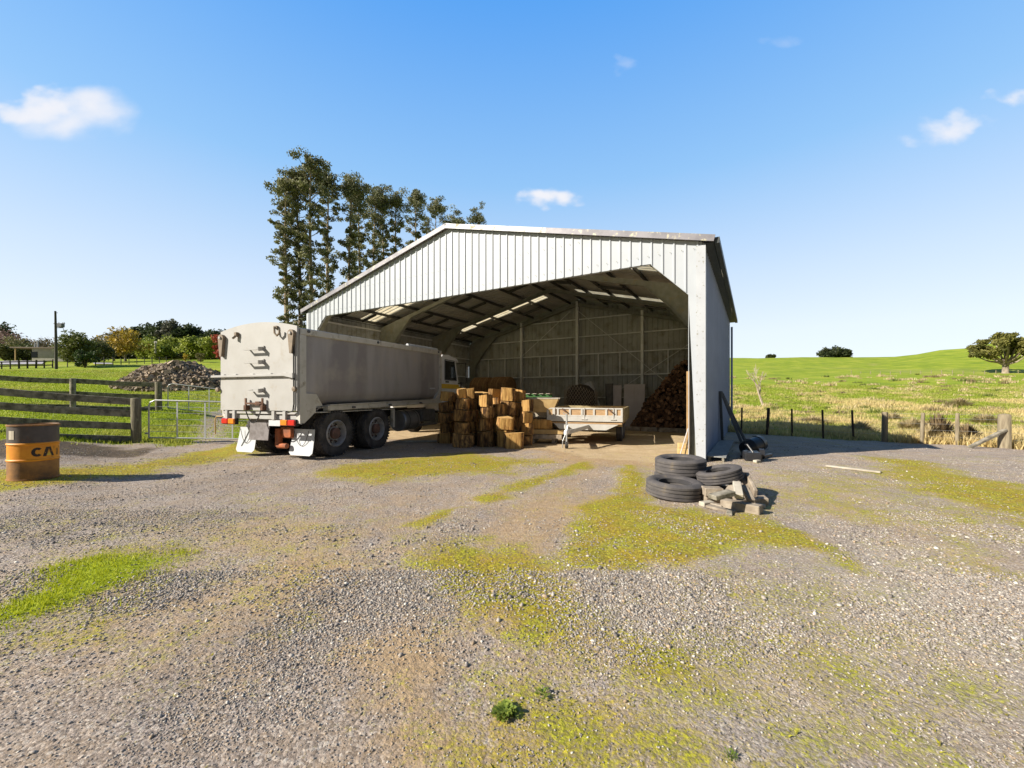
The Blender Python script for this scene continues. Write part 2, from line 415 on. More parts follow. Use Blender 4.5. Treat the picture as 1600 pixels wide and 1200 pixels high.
MOSS = [  # (outline on the ground, softness m, weight)
    (gpoly([(985,728),(1012,752),(1010,785),(1100,802),(1190,812),(1260,832),(1345,868),(1340,895),(1290,868),(1200,852),(1110,862),(1010,885),(930,900),(870,900),(850,880),(900,820),(955,765)]), .2, 1.15),
    (gpoly([(636,885),(690,852),(760,848),(840,858),(900,905),(960,950),(1060,1030),(1100,1075),(1010,1065),(900,1020),(790,1010),(720,960),(650,915)]), .22, .8),
    (gpoly([(500,738),(590,717),(720,708),(850,722),(770,738),(640,750),(520,752)]), .35, .85),
    (gpoly([(-60,765),(0,750),(100,742),(300,712),(420,690),(385,712),(285,730),(110,762),(0,772),(-60,790)]), .4, 1.0),
    (gpoly([(730,782),(800,758),(915,722),(925,728),(830,765),(760,787)]), .15, .8),
    (gpoly([(640,820),(700,792),(722,792),(690,812),(655,825)]), .1, .8),
    (gpoly([(1370,712),(1450,720),(1600,760),(1700,800),(1700,870),(1600,835),(1480,785),(1400,745)]), .4, .85),
    (gpoly([(1370,800),(1500,790),(1620,830),(1600,850),(1480,830)]), .3, .45),
    (gpoly([(1480,870),(1560,870),(1600,900),(1540,900)]), .2, .55),
    (gpoly([(860,880),(1000,900),(1240,960),(1400,1060),(1300,1110),(1100,1060),(950,980)]), .4, .34),
    (gpoly([(780,1060),(980,1080),(1150,1200),(860,1260),(700,1200)]), .15, .42),
    (gpoly([(0,900),(120,860),(300,835),(420,840),(330,880),(290,930),(180,985),(60,1010),(-60,1010)]), .35, .5),
    (gpoly([(150,830),(260,800),(420,760),(520,770),(400,800),(300,830)]), .4, .28),
    (gpoly([(1190,745),(1300,735),(1420,760),(1400,790),(1240,775)]), .5, .32),
]
MOSS += [
    (gpoly([(860,890),(1000,880),(1200,880),(1350,900),(1600,1000),(1700,1200),(1300,1250),(1000,1250),(800,1100),(700,960)]), .6, .27),
    (gpoly([(1180,740),(1400,735),(1650,790),(1650,900),(1400,860),(1220,800)]), .6, .30),
    (gpoly([(60,800),(300,790),(560,800),(640,840),(560,960),(300,1000),(60,1010),(-100,900)]), .6, .26),
    (gpoly([(905,815),(985,745),(1015,790),(1200,820),(1320,872),(1180,846),(1010,872),(900,880)]), .15, .9),
]
GRASSP = [(gpoly([(-60,985),(0,940),(60,902),(150,876),(240,868),(292,866),(280,888),(215,925),(120,960),(40,978),(0,988)]), .26, 1.0)]
DIRT = [
    (gpoly([(520,1260),(560,1120),(620,1000),(690,900),(760,820),(850,750),(940,735),(900,800),(800,900),(740,1000),(700,1120),(700,1260)]), .3, .62),
    (gpoly([(180,1260),(300,1080),(430,940),(540,850),(640,790),(760,740),(800,745),(690,800),(590,870),(500,960),(390,1090),(330,1260)]), .3, .42),
    (gpoly([(1230,735),(1400,790),(1650,880),(1700,960),(1500,900),(1300,810),(1200,770)]), .4, .35),
    (gpoly([(250,830),(420,800),(620,820),(640,880),(520,960),(330,1000),(100,1010),(-60,1040),(0,990),(200,950),(300,880)]), .5, .55),
    (gpoly([(640,900),(760,850),(900,900),(1000,1000),(900,1100),(760,1200),(700,1100),(640,1000)]), .4, .5),
    (gpoly([(1150,850),(1350,850),(1650,900),(1650,1000),(1350,950)]), .5, .35),
    (gpoly([(835,700),(900,690),(1000,700),(1068,700),(1060,728),(960,728),(870,722)]), .5, 1.0),
    (gpoly([(560,1010),(640,980),(730,1020),(740,1100),(700,1200),(600,1260),(520,1200),(540,1080)]), .3, .85),
    (gpoly([(370,880),(450,862),(560,870),(540,920),(430,955),(380,920)]), .3, .7),
    (gpoly([(780,870),(850,800),(950,752),(965,760),(900,830),(870,880),(930,930),(900,945),(820,900)]), .25, .75),
    (gpoly([(540,730),(680,745),(850,770),(880,800),(700,860),(560,860),(500,800)]), .8, .35),
    (gpoly([(640,700),(820,705),(800,760),(700,790)]), .8, .25),
    (gpoly([(880,930),(980,960),(1000,1000),(930,1000)]), .2, .5),
    ([(-14.0, 7.6), (-11.6, 6.9), (-9.4, 8.0), (-7.9, 9.4), (-8.6, 10.6), (-10.4, 11.0), (-14.5, 8.9)], .45, .3),
    (gpoly([(100,1010),(300,960),(420,940),(400,1000),(200,1060),(0,1100),(0,1030)]), .3, .4),
]
PALE = [(gpoly([(1180,870),(1330,850),(1470,870),(1650,940),(1750,1060),(1500,1060),(1300,1000)]), .6, 1.0),
        (gpoly([(1000,960),(1300,1000),(1700,1100),(1700,1300),(1100,1300)]), .6, .45)]
DARK = [([(-14.0, 7.6), (-11.6, 6.9), (-9.4, 8.0), (-7.9, 9.4), (-8.6, 10.6), (-10.4, 11.0), (-14.5, 8.9)], .45, 1.0),
        (gpoly([(330,980),(440,920),(560,890),(560,960),(470,1020),(330,1060)]), .3, .7),
        (gpoly([(0,760),(200,745),(420,720),(700,740),(640,800),(300,830),(0,860)]), 1.2, .55)]
def masks(x, y):
    n1 = fbm(x * 1.3, y * 1.3, 3, 4); n2 = fbm(x * 5, y * 5, 9, 3)
    jig = (n1 - .5) * 1.1 + (n2 - .5) * .35
    def lay(lst, j=1.0):
        m = np.zeros(x.shape)
        for poly, soft, w in lst:
            m = np.maximum(m, w * sstep(-soft * 1.6, soft * 1.6, poly_sd(x, y, poly) + jig * soft * 2.6 * j))
        return m
    moss = np.clip(lay(MOSS) + .16 * sstep(.45, .7, fbm(x * .7, y * .7, 61, 3)) * (x > -1), 0, 1); grs = lay(GRASSP, 1.15); dirt = lay(DIRT); pale = lay(PALE); dark = lay(DARK)
    sx, sy = to_shed(x, y)
    ins = np.minimum(np.minimum(sx + .35, L - sx), np.minimum(sy, W - sy))
    dirt = np.maximum(dirt, sstep(-.2, .5, ins + jig * .4))
    # pasture: beyond the fences
    wob = (n1 - .5) * 1.6
    left = poly_sd(x, y, [(-300, -60), (-11.3, -60), (-13.0, 2), (-12.6, 8.6), (-10.2, 10.9), (-8.4, 11.3), (-6.6, 14), (-8.6, 17), (-2.8, 27), (-1, 300), (-300, 300)])
    right = poly_sd(x, y, [(10.0, 19.5), (8.5, 17.3), (9.9, 15.7), (12.4, 13.6), (14.6, 11.9), (18, 9.3), (30, 4), (60, -60), (900, -60), (900, 900), (12, 900)])
    back = poly_sd(x, y, [(-3, 26.5), (10.2, 19), (30, 60), (300, 900), (-300, 900), (-300, 120), (-20, 40)])
    past = np.maximum(np.maximum(sstep(-.5, .5, left + wob), sstep(-.35, .35, right + wob * .5)), sstep(-.3, .3, back))
    # gravel track through the gates
    trk = np.array([(-6.0, 9.5), (-8.4, 11.5), (-10.6, 14.5), (-12.3, 17.2), (-14, 22)])
    dist = np.full(x.shape, 1e9)
    for (a, b) in zip(trk[:-1], trk[1:]):
        e = b - a; t = np.clip(((x - a[0]) * e[0] + (y - a[1]) * e[1]) / (e @ e), 0, 1)
        dist = np.minimum(dist, np.hypot(x - a[0] - t * e[0], y - a[1] - t * e[1]))
    past = past * (1 - .62 * sstep(1.05, .2, dist + (n2 - .5) * 1.0 + wob * .3))
    # dry rough grass in the right-hand paddock and along the left
    dry = sstep(.43, .64, fbm(x * .22, y * .16, 21, 5)) * (x > 6) * (.3 + .7 * sstep(85, 22, y)) * sstep(175, 110, y) + \
          .55 * sstep(.48, .7, fbm(x * .45, y * .45, 31, 3)) * (x < 0)
    ha, hb = np.array([(1345 - CX) / F * 245, 245.0]), np.array([(1392 - CX) / F * 150, 150.0]); he = hb - ha
    ht = np.clip(((x - ha[0]) * he[0] + (y - ha[1]) * he[1]) / (he @ he), 0, 1)
    dry = np.maximum(dry, .62 * sstep(2.6, .8, np.hypot(x - ha[0] - ht * he[0], y - ha[1] - ht * he[1])))
    dry = np.maximum(dry, .5 * sstep(.52, .72, fbm(x * .045, y * .03, 57, 5)) * (x > 40) * (y > 120))
    dry = np.maximum(dry, .9 * sstep(3.0, .5, np.abs(right - .8)) * (x > 6))
    return np.clip(moss, 0, 1), np.clip(dirt, 0, 1), np.clip(grs, 0, 1), np.clip(past, 0, 1), np.clip(dry, 0, 1), np.clip(pale, 0, 1), np.clip(dark, 0, 1)
def axis(lo, hi, step, far_lo, far_hi, g=1.075):
    a = list(np.arange(lo, hi + 1e-6, step))
    s = step; v = hi
    while v < far_hi: s *= g; v += s; a.append(v)
    s = step; v = lo; b = []
    while v > far_lo: s *= g; v -= s; b.append(v)
    return np.array(b[::-1] + a)
gx = axis(-11, 11, .085, -1500, 1500, 1.06); gy = axis(.6, 14, .085, -120, 1500, 1.06)
X, Y = np.meshgrid(gx, gy)
Zt = terrain(X, Y)
amp = np.clip(1 - 0, 0, 1)
und = (fbm(X * .8, Y * .8, 5, 3) - .5) * .05 + (fbm(X * 3.5, Y * 3.5, 6, 3) - .5) * .022
sx_, sy_ = to_shed(X, Y)
und *= np.where((Y < 40), 1, 0)
Mk = masks(X, Y)
rough = Mk[3] * ((fbm(X * .35, Y * .35, 44, 4) - .5) * .35 * np.clip((np.hypot(X, Y) - 9) / 15, 0, 1) + (fbm(X * .06, Y * .06, 45, 3) - .5) * 1.2 * np.clip((np.hypot(X, Y) - 30) / 40, 0, 1))
Zg = Zt + und + rough + Mk[2] * .03 + Mk[0] * .012
ny, nx = X.shape
V = np.stack([X.ravel(), Y.ravel(), Zg.ravel()], 1)
ii = np.arange(ny * nx).reshape(ny, nx)
Fq = np.stack([ii[:-1, :-1].ravel(), ii[:-1, 1:].ravel(), ii[1:, 1:].ravel(), ii[1:, :-1].ravel()], 1)
def ground_mat():
    m, nt, b = new_mat('gravel_moss_and_pasture')
    L_ = nt.links.new
    co = coords(nt, 'Object')
    A1 = N(nt, 'ShaderNodeVertexColor', layer_name='mask_a'); A2 = N(nt, 'ShaderNodeVertexColor', layer_name='mask_b')
    s1 = N(nt, 'ShaderNodeSeparateColor'); L_(A1.outputs[0], s1.inputs[0])
    s2 = N(nt, 'ShaderNodeSeparateColor'); L_(A2.outputs[0], s2.inputs[0])
    moss, dirt, grs = s1.outputs; past, dry, pale = s2.outputs
    dark = A1.outputs[1]
    # crushed gravel: cells of two sizes
    def vor(scale):
        v = N(nt, 'ShaderNodeTexVoronoi'); v.inputs['Scale'].default_value = scale; L_(co, v.inputs['Vector']); return v
    v1 = vor(85); v2 = vor(38)
    r1 = N(nt, 'ShaderNodeSeparateColor'); L_(v1.outputs['Color'], r1.inputs[0])
    r2 = N(nt, 'ShaderNodeSeparateColor'); L_(v2.outputs['Color'], r2.inputs[0])
    g1 = ramp(nt, r1.outputs[0], [(0, (.19, .16, .138)), (.45, (.355, .30, .262)), (.8, (.455, .39, .342)), (1, (.62, .56, .49))])
    g2 = ramp(nt, r2.outputs[1], [(0, (.20, .178, .16)), (.6, (.33, .292, .262)), (1, (.58, .54, .49))])
    big = mth(nt, 'GREATER_THAN', r2.outputs[0], .72)
    core = mth(nt, 'LESS_THAN', v2.outputs['Distance'], .42)
    grav = mixc(nt, mth(nt, 'MULTIPLY', big, core), g1, g2)
    nb = noise(nt, co, 1.1, 5, .6)
    grav = mixc(nt, 1.0, grav, ramp(nt, nb.outputs[0], [(.3, (.82, .80, .79)), (.7, (1.12, 1.1, 1.07))]), 'MULTIPLY')
    nfine = noise(nt, co, 9, 6, .65)
    # sandy fines showing between stones
    soil = ramp(nt, noise(nt, co, 14, 6, .6).outputs[0], [(.3, (.33, .225, .125)), (.7, (.52, .375, .225))])
    nm = noise(nt, co, 2.3, 6, .65)
    fines = ramp(nt, nm.outputs[0], [(.42, 0), (.72, .6)])
    grav = mixc(nt, fines, grav, soil)
    grav = mixc(nt, mth(nt, 'MULTIPLY', pale, .6), grav, (.52, .47, .395))
    grav = mixc(nt, mth(nt, 'MULTIPLY', dark, .30), grav, (.15, .138, .132))
    dmix = mth(nt, 'ADD', dirt, mth(nt, 'MULTIPLY', mth(nt, 'SUBTRACT', nfine.outputs[0], .5), 1.1))
    dmix = ramp(nt, dmix, [(.22, 0), (.66, .92)])
    col = mixc(nt, dmix, grav, soil)
    # beaten pale earth on the shed floor and apron; dark mud under the near fence
    col = mixc(nt, ramp(nt, mth(nt, 'ADD', dirt, mth(nt, 'MULTIPLY', mth(nt, 'SUBTRACT', nfine.outputs[0], .5), .3)), [(.82, 0), (1.0, .75)]), col, ramp(nt, nm.outputs[0], [(.3, (.47, .35, .205)), (.7, (.62, .50, .33))]))
    col = mixc(nt, ramp(nt, mth(nt, 'ADD', dark, mth(nt, 'MULTIPLY', mth(nt, 'SUBTRACT', nfine.outputs[0], .5), .3)), [(.78, 0), (.95, .85)]), col, ramp(nt, nfine.outputs[0], [(.35, (.035, .027, .018)), (.65, (.11, .08, .05))]))
    # moss: speckled through the gravel
    nmo = noise(nt, co, 34, 7, .78); nmo2 = noise(nt, co, 3.2, 5, .6)
    mc = ramp(nt, nmo.outputs[0], [(.30, (.10, .075, .022)), (.46, (.27, .225, .03)), (.66, (.62, .57, .04))])
    mc2 = ramp(nt, nmo2.outputs[0], [(.35, (1.08, .88, .7)), (.62, (.95, 1.02, .85))])
    mc = mixc(nt, 1.0, mc, mc2, 'MULTIPLY')
    mm = mth(nt, 'ADD', mth(nt, 'MULTIPLY', moss, 1.3), mth(nt, 'MULTIPLY', mth(nt, 'SUBTRACT', nmo.outputs[0], .5), 2.4))
    mm = mth(nt, 'ADD', mm, mth(nt, 'MULTIPLY', mth(nt, 'SUBTRACT', nmo2.outputs[0], .5), 1.5))
    mm = ramp(nt, mm, [(.26, 0), (.55, .5), (.92, .94)])
    col = mixc(nt, mm, col, mc)
    gc = ramp(nt, nmo.outputs[0], [(.3, (.19, .25, .012)), (.7, (.38, .43, .02))])
    col = mixc(nt, ramp(nt, mth(nt, 'ADD', grs, mth(nt, 'MULTIPLY', mth(nt, 'SUBTRACT', nmo.outputs[0], .5), 1.0)), [(.4, 0), (.7, 1)]), col, gc)
    # pasture
    np1 = noise(nt, co, .16, 9, .62); np2 = noise(nt, co, 2.2, 6, .7)
    pc = ramp(nt, np1.outputs[0], [(.32, (.165, .235, .018)), (.5, (.25, .32, .02)), (.66, (.36, .38, .045))])
    pc = mixc(nt, 1.0, pc, ramp(nt, np2.outputs[0], [(.3, (.72, .75, .7)), (.65, (1.15, 1.12, 1.1))]), 'MULTIPLY')
    dc = ramp(nt, np2.outputs[0], [(.3, (.22, .18, .065)), (.55, (.36, .29, .13)), (.75, (.50, .41, .22))])
    dm = ramp(nt, mth(nt, 'ADD', dry, mth(nt, 'MULTIPLY', mth(nt, 'SUBTRACT', np2.outputs[0], .5), 1.3)), [(.4, 0), (.95, .8)])
    pc = mixc(nt, dm, pc, dc)
    pm = ramp(nt, mth(nt, 'ADD', past, mth(nt, 'MULTIPLY', mth(nt, 'SUBTRACT', nfine.outputs[0], .5), .9)), [(.38, 0), (.62, 1)])
    col = mixc(nt, pm, col, pc)
    L_(col, b.inputs['Base Color']); b.inputs['Roughness'].default_value = .92; b.inputs['Specular IOR Level'].default_value = .15
    h = mth(nt, 'ADD', mth(nt, 'MULTIPLY', v1.outputs['Distance'], -.3), mth(nt, 'MULTIPLY', v2.outputs['Distance'], -.5))
    h = mth(nt, 'ADD', h, mth(nt, 'MULTIPLY', nfine.outputs[0], 1.2))
    h = mth(nt, 'ADD', h, mth(nt, 'MULTIPLY', nmo.outputs[0], 1.1))
    bump(nt, b, h, .75, .02)
    return m
a1 = np.stack([Mk[0].ravel(), Mk[1].ravel(), Mk[2].ravel()], 1)
a2 = np.stack([Mk[3].ravel(), Mk[4].ravel(), Mk[5].ravel()], 1)
ground = np_mesh('ground', V, Fq, ground_mat(), {'mask_a': a1, 'mask_b': a2}, smooth=True)
# 4th channel (alpha) of mask_a carries the dark gravel
al = np.empty(len(a1) * 4, dtype=np.float32); ca = ground.data.color_attributes['mask_a']
ca.data.foreach_get('color', al); al[3::4] = Mk[6].ravel(); ca.data.foreach_set('color', al)
tag(ground, None, kind='structure')
def surf(x, y):
    """height of the finished sheet (bilinear)"""
    x = np.asarray(x, float); y = np.asarray(y, float)
    i = np.clip(np.searchsorted(gx, x) - 1, 0, nx - 2); j = np.clip(np.searchsorted(gy, y) - 1, 0, ny - 2)
    fx = np.clip((x - gx[i]) / (gx[i + 1] - gx[i]), 0, 1); fy = np.clip((y - gy[j]) / (gy[j + 1] - gy[j]), 0, 1)
    return (Zg[j, i] * (1 - fx) + Zg[j, i + 1] * fx) * (1 - fy) + (Zg[j + 1, i] * (1 - fx) + Zg[j + 1, i + 1] * fx) * fy
def sz(x, y): return float(surf(np.array([x]), np.array([y]))[0])

exec_later = []
rng = np.random.default_rng(11)
# ------------------------------------------------------------------ loose stones (uncountable)
def stones():
    pts = []; sizes = []
    def scatter(n, d0, d1, kmax, smin, smax, pw):
        u = rng.random(n)
        d = np.sqrt(d0 * d0 + u * (d1 * d1 - d0 * d0)); k = (rng.random(n) * 2 - 1) * kmax
        x = k * d
        mo, di, gr, pa, dr, pl, dk = masks(x, d)
        cl = fbm(x * 1.6, d * 1.6, 71, 3)
        sxx, syy = to_shed(x, d)
        inside = (sxx > .3) & (syy > 0) & (syy < W)
        p = (1 - .45 * mo) * (1 - .8 * di) * (1 - gr) * (1 - .95 * pa) * np.where(inside, .04, 1) * (.25 + 1.5 * sstep(.35, .7, cl)) * (.8 + .5 * pl)
        keep = rng.random(n) < p * .75
        s = (smin + (smax - smin) * rng.random(n) ** pw) * np.clip(d / 3, .45, 1)
        pts.append(np.stack([x, d], 1)[keep]); sizes.append(s[keep])
    scatter(150000, 1.2, 3.4, 1.45, .0035, .011, 2.0)
    scatter(60000, 3.3, 5.2, 1.45, .004, .0095, 2.2)
    scatter(12000, 1.2, 4.6, 1.45, .006, .020, 3.4)
    scatter(60000, 4.6, 10, 1.4, .005, .012, 2.6)
    scatter(5000, 4.2, 13, 1.4, .008, .024, 3.4)
    P = np.concatenate(pts); s = np.concatenate(sizes)
    n = len(P)
    g = (1 + 5 ** .5) / 2
    iv = np.array([(-1, g, 0), (1, g, 0), (-1, -g, 0), (1, -g, 0), (0, -1, g), (0, 1, g), (0, -1, -g), (0, 1, -g), (g, 0, -1), (g, 0, 1), (-g, 0, -1), (-g, 0, 1)]) / 1.9
    it = np.array([(0, 11, 5), (0, 5, 1), (0, 1, 7), (0, 7, 10), (0, 10, 11), (1, 5, 9), (5, 11, 4), (11, 10, 2), (10, 7, 6), (7, 1, 8), (3, 9, 4), (3, 4, 2), (3, 2, 6), (3, 6, 8), (3, 8, 9), (4, 9, 5), (2, 4, 11), (6, 2, 10), (8, 6, 7), (9, 8, 1)])
    vv = iv[None] * (1 + (rng.random((n, 12, 3)) - .5) * .75)
    vv *= np.stack([.8 + .6 * rng.random(n), .6 + .5 * rng.random(n), .4 + .4 * rng.random(n)], 1)[:, None, :]
    a = rng.random(n) * 2 * PI; c_, s_ = np.cos(a), np.sin(a)
    tl = (rng.random(n) - .5) * .7
    x = vv[..., 0]; z = vv[..., 2] + x * tl[:, None]; y = vv[..., 1]
    vx = x * c_[:, None] - y * s_[:, None]; vy = x * s_[:, None] + y * c_[:, None]
    zz = surf(P[:, 0], P[:, 1])
    VV = np.stack([vx * s[:, None] + P[:, 0][:, None], vy * s[:, None] + P[:, 1][:, None], z * s[:, None] + (zz + s * .22)[:, None]], 2).reshape(-1, 3)
    FF = (it[None] + (np.arange(n) * 12)[:, None, None]).reshape(-1, 3)
    t = rng.random(n)
    base = np.array([(.20, .175, .155), (.29, .255, .225), (.38, .335, .29), (.47, .425, .37), (.62, .58, .51), (.44, .33, .22)])
    ci = np.searchsorted(np.array([.16, .42, .68, .83, .90]), t)
    cc = base[ci] * (.8 + .4 * rng.random(n))[:, None]
    m = nmat('loose_stone', (1, 1, 1), (.75, .75, .75), 60, .85, attr=True, spec=.25)
    o = np_mesh('gravel_stones', VV, FF, m, np.repeat(cc, 12, 0))
    tag(o, 'loose grey and pale stones scattered over the gravel yard', 'gravel', kind='stuff')
stones()

# ------------------------------------------------------------------ grass (uncountable)
def blades(P, h, w, cols, lean=.5, name='grass', label=None, cat='grass'):
    n = len(P)
    a = rng.random(n) * 2 * PI; ln = rng.random(n) * lean; la = rng.random(n) * 2 * PI
    base = np.stack([P[:, 0], P[:, 1], surf(P[:, 0], P[:, 1]) - .01], 1)
    sd = np.stack([np.cos(a), np.sin(a), np.zeros(n)], 1) * (w[:, None] / 2)
    up = np.stack([np.cos(la) * ln, np.sin(la) * ln, np.ones(n)], 1) * h[:, None]
    mid = base + up * .55 - np.stack([np.cos(la) * ln, np.sin(la) * ln, np.zeros(n)], 1) * h[:, None] * .15
    tip = base + up
    VV = np.stack([base - sd, base + sd, mid + sd * .8, tip, mid - sd * .8], 1).reshape(-1, 3)
    q = np.arange(n)[:, None] * 5
    FF = np.concatenate([np.concatenate([q, q + 1, q + 2, q + 4], 1)])
    T = np.concatenate([q + 4, q + 2, q + 3], 1)
    F2 = np.concatenate([q + 4, q + 2, q + 3, q + 3], 1)
    # triangles only, so that all faces have one size
    FF3 = np.concatenate([np.concatenate([q, q + 1, q + 2], 1), np.concatenate([q, q + 2, q + 4], 1), T])
    o = np_mesh(name, VV, FF3, M['grass'], np.repeat(cols, 5, 0))
    tag(o, label, cat, kind='stuff'); return o
def cmix(a, b, t): return np.array(a)[None] * (1 - t[:, None]) + np.array(b)[None] * t[:, None]
def grasses():
    # bright turf patch in the yard
    n = 60000
    x = rng.uniform(-6.2, -1.6, n); y = rng.uniform(2.2, 4.2, n)
    mk = masks(x, y); keep = rng.random(n) < mk[2] ** 1.2 * (.35 + sstep(.35, .6, fbm(x * 5, y * 5, 91, 3)))
    P = np.stack([x, y], 1)[keep]; m = len(P)
    blades(P, rng.uniform(.015, .05, m), rng.uniform(.004, .008, m), cmix((.26, .31, .012), (.58, .60, .03), rng.random(m)), .9,
           'lawn_grass', 'short bright green grass patch growing on the gravel yard')
    # moss tufts
    n = 150000
    u = rng.random(n); d = np.sqrt(1.5 ** 2 + u * (9.5 ** 2 - 1.5 ** 2)); x = (rng.random(n) * 2 - 1) * 1.35 * d
    mk = masks(x, d); keep = rng.random(n) < np.clip(mk[0] * 1.3 - .2, 0, 1) * sstep(.4, .62, fbm(x * 4, d * 4, 95, 3)) * .8 * (1 - mk[3])
    P = np.stack([x, d], 1)[keep]; m = len(P)
    blades(P, rng.uniform(.008, .03, m), rng.uniform(.006, .014, m), cmix((.20, .18, .02), (.55, .52, .05), rng.random(m)), 1.1,
           'moss', 'yellow green moss tufts growing through the gravel', 'moss')
    # paddock grass, left
    n = 260000
    u = rng.random(n); d = 6 + u ** 1.5 * 40; k = rng.uniform(-1.6, -.45, n); x = k * d
    mk = masks(x, d); keep = (rng.random(n) < mk[3] ** 2 * .8)
    P = np.stack([x, d], 1)[keep]; m = len(P); dd = P[:, 1]; dr = mk[4][keep]
    c = cmix((.22, .31, .015), (.42, .48, .04), rng.random(m)); c = c * (1 - .6 * dr[:, None]) + np.array((.52, .42, .15)) * .6 * dr[:, None]
    blades(P, rng.uniform(.03, .10, m) * (1 + dr * .8), rng.uniform(.012, .022, m) * (.6 + dd / 22), c, .9,
           'pasture_grass', 'green pasture grass around the rail fences', 'grass')
    # rough dry grass, right
    n = 330000
    u = rng.random(n); d = 10.5 + u ** 1.7 * 65; k = rng.uniform(.4, 1.5, n); x = k * d
    mk = masks(x, d); cl = fbm(x * .9, d * .7, 55, 4)
    keep = (rng.random(n) < mk[3] ** 2 * (.25 + .9 * sstep(.42, .62, cl)))
    P = np.stack([x, d], 1)[keep]; m = len(P); dd = P[:, 1]; dr = mk[4][keep]; cc = sstep(.45, .65, cl[keep])
    t = np.clip(dr * .85 + cc * .3 - .1 + rng.normal(0, .15, m), 0, 1)
    c = cmix((.26, .32, .03), (.66, .52, .25), t) * (.8 + .4 * rng.random(m))[:, None]
    blades(P, rng.uniform(.06, .22, m) * (1 + 1.2 * cc * dr), rng.uniform(.014, .028, m) * (.5 + dd / 18), c, .9,
           'rough_grass', 'long straw coloured and green grass in the rough paddock', 'grass')
grasses()
def tussocks():
    n = 620
    d = 14 + rng.random(n) ** 1.4 * 110; k = rng.uniform(.5, 1.45, n); x = k * d
    mk = masks(x, d); cl = fbm(x * .12, d * .08, 88, 3)
    keep = (mk[3] > .8) & (rng.random(n) < sstep(.38, .62, cl) + .15) & (d < 118)
    C = np.stack([x, d], 1)[keep]; per = 46; m = len(C)
    sc = rng.uniform(.35, 1.0, m) * (1 + C[:, 1] / 160)
    off = rng.normal(0, 1, (m, per, 2)) * (.26 * sc)[:, None, None] * np.array([1.5, .8])
    P = (C[:, None, :] + off).reshape(-1, 2); N_ = len(P)
    tone = np.repeat(rng.random(m), per); jit = rng.random(N_)
    c = np.where((tone < .62)[:, None], cmix((.40, .31, .14), (.72, .60, .36), jit), np.where((tone < .82)[:, None], cmix((.16, .12, .06), (.36, .28, .15), jit), cmix((.10, .13, .03), (.24, .27, .06), jit)))
    h = np.repeat(rng.uniform(.25, .6, m) * sc, per) * rng.uniform(.5, 1.1, N_)
    blades(P, h, .02 + P[:, 1] * .0012, c, .8, 'tussock_grass', 'straw coloured and brown tussocks scattered through the rough paddock', 'grass')
tussocks()

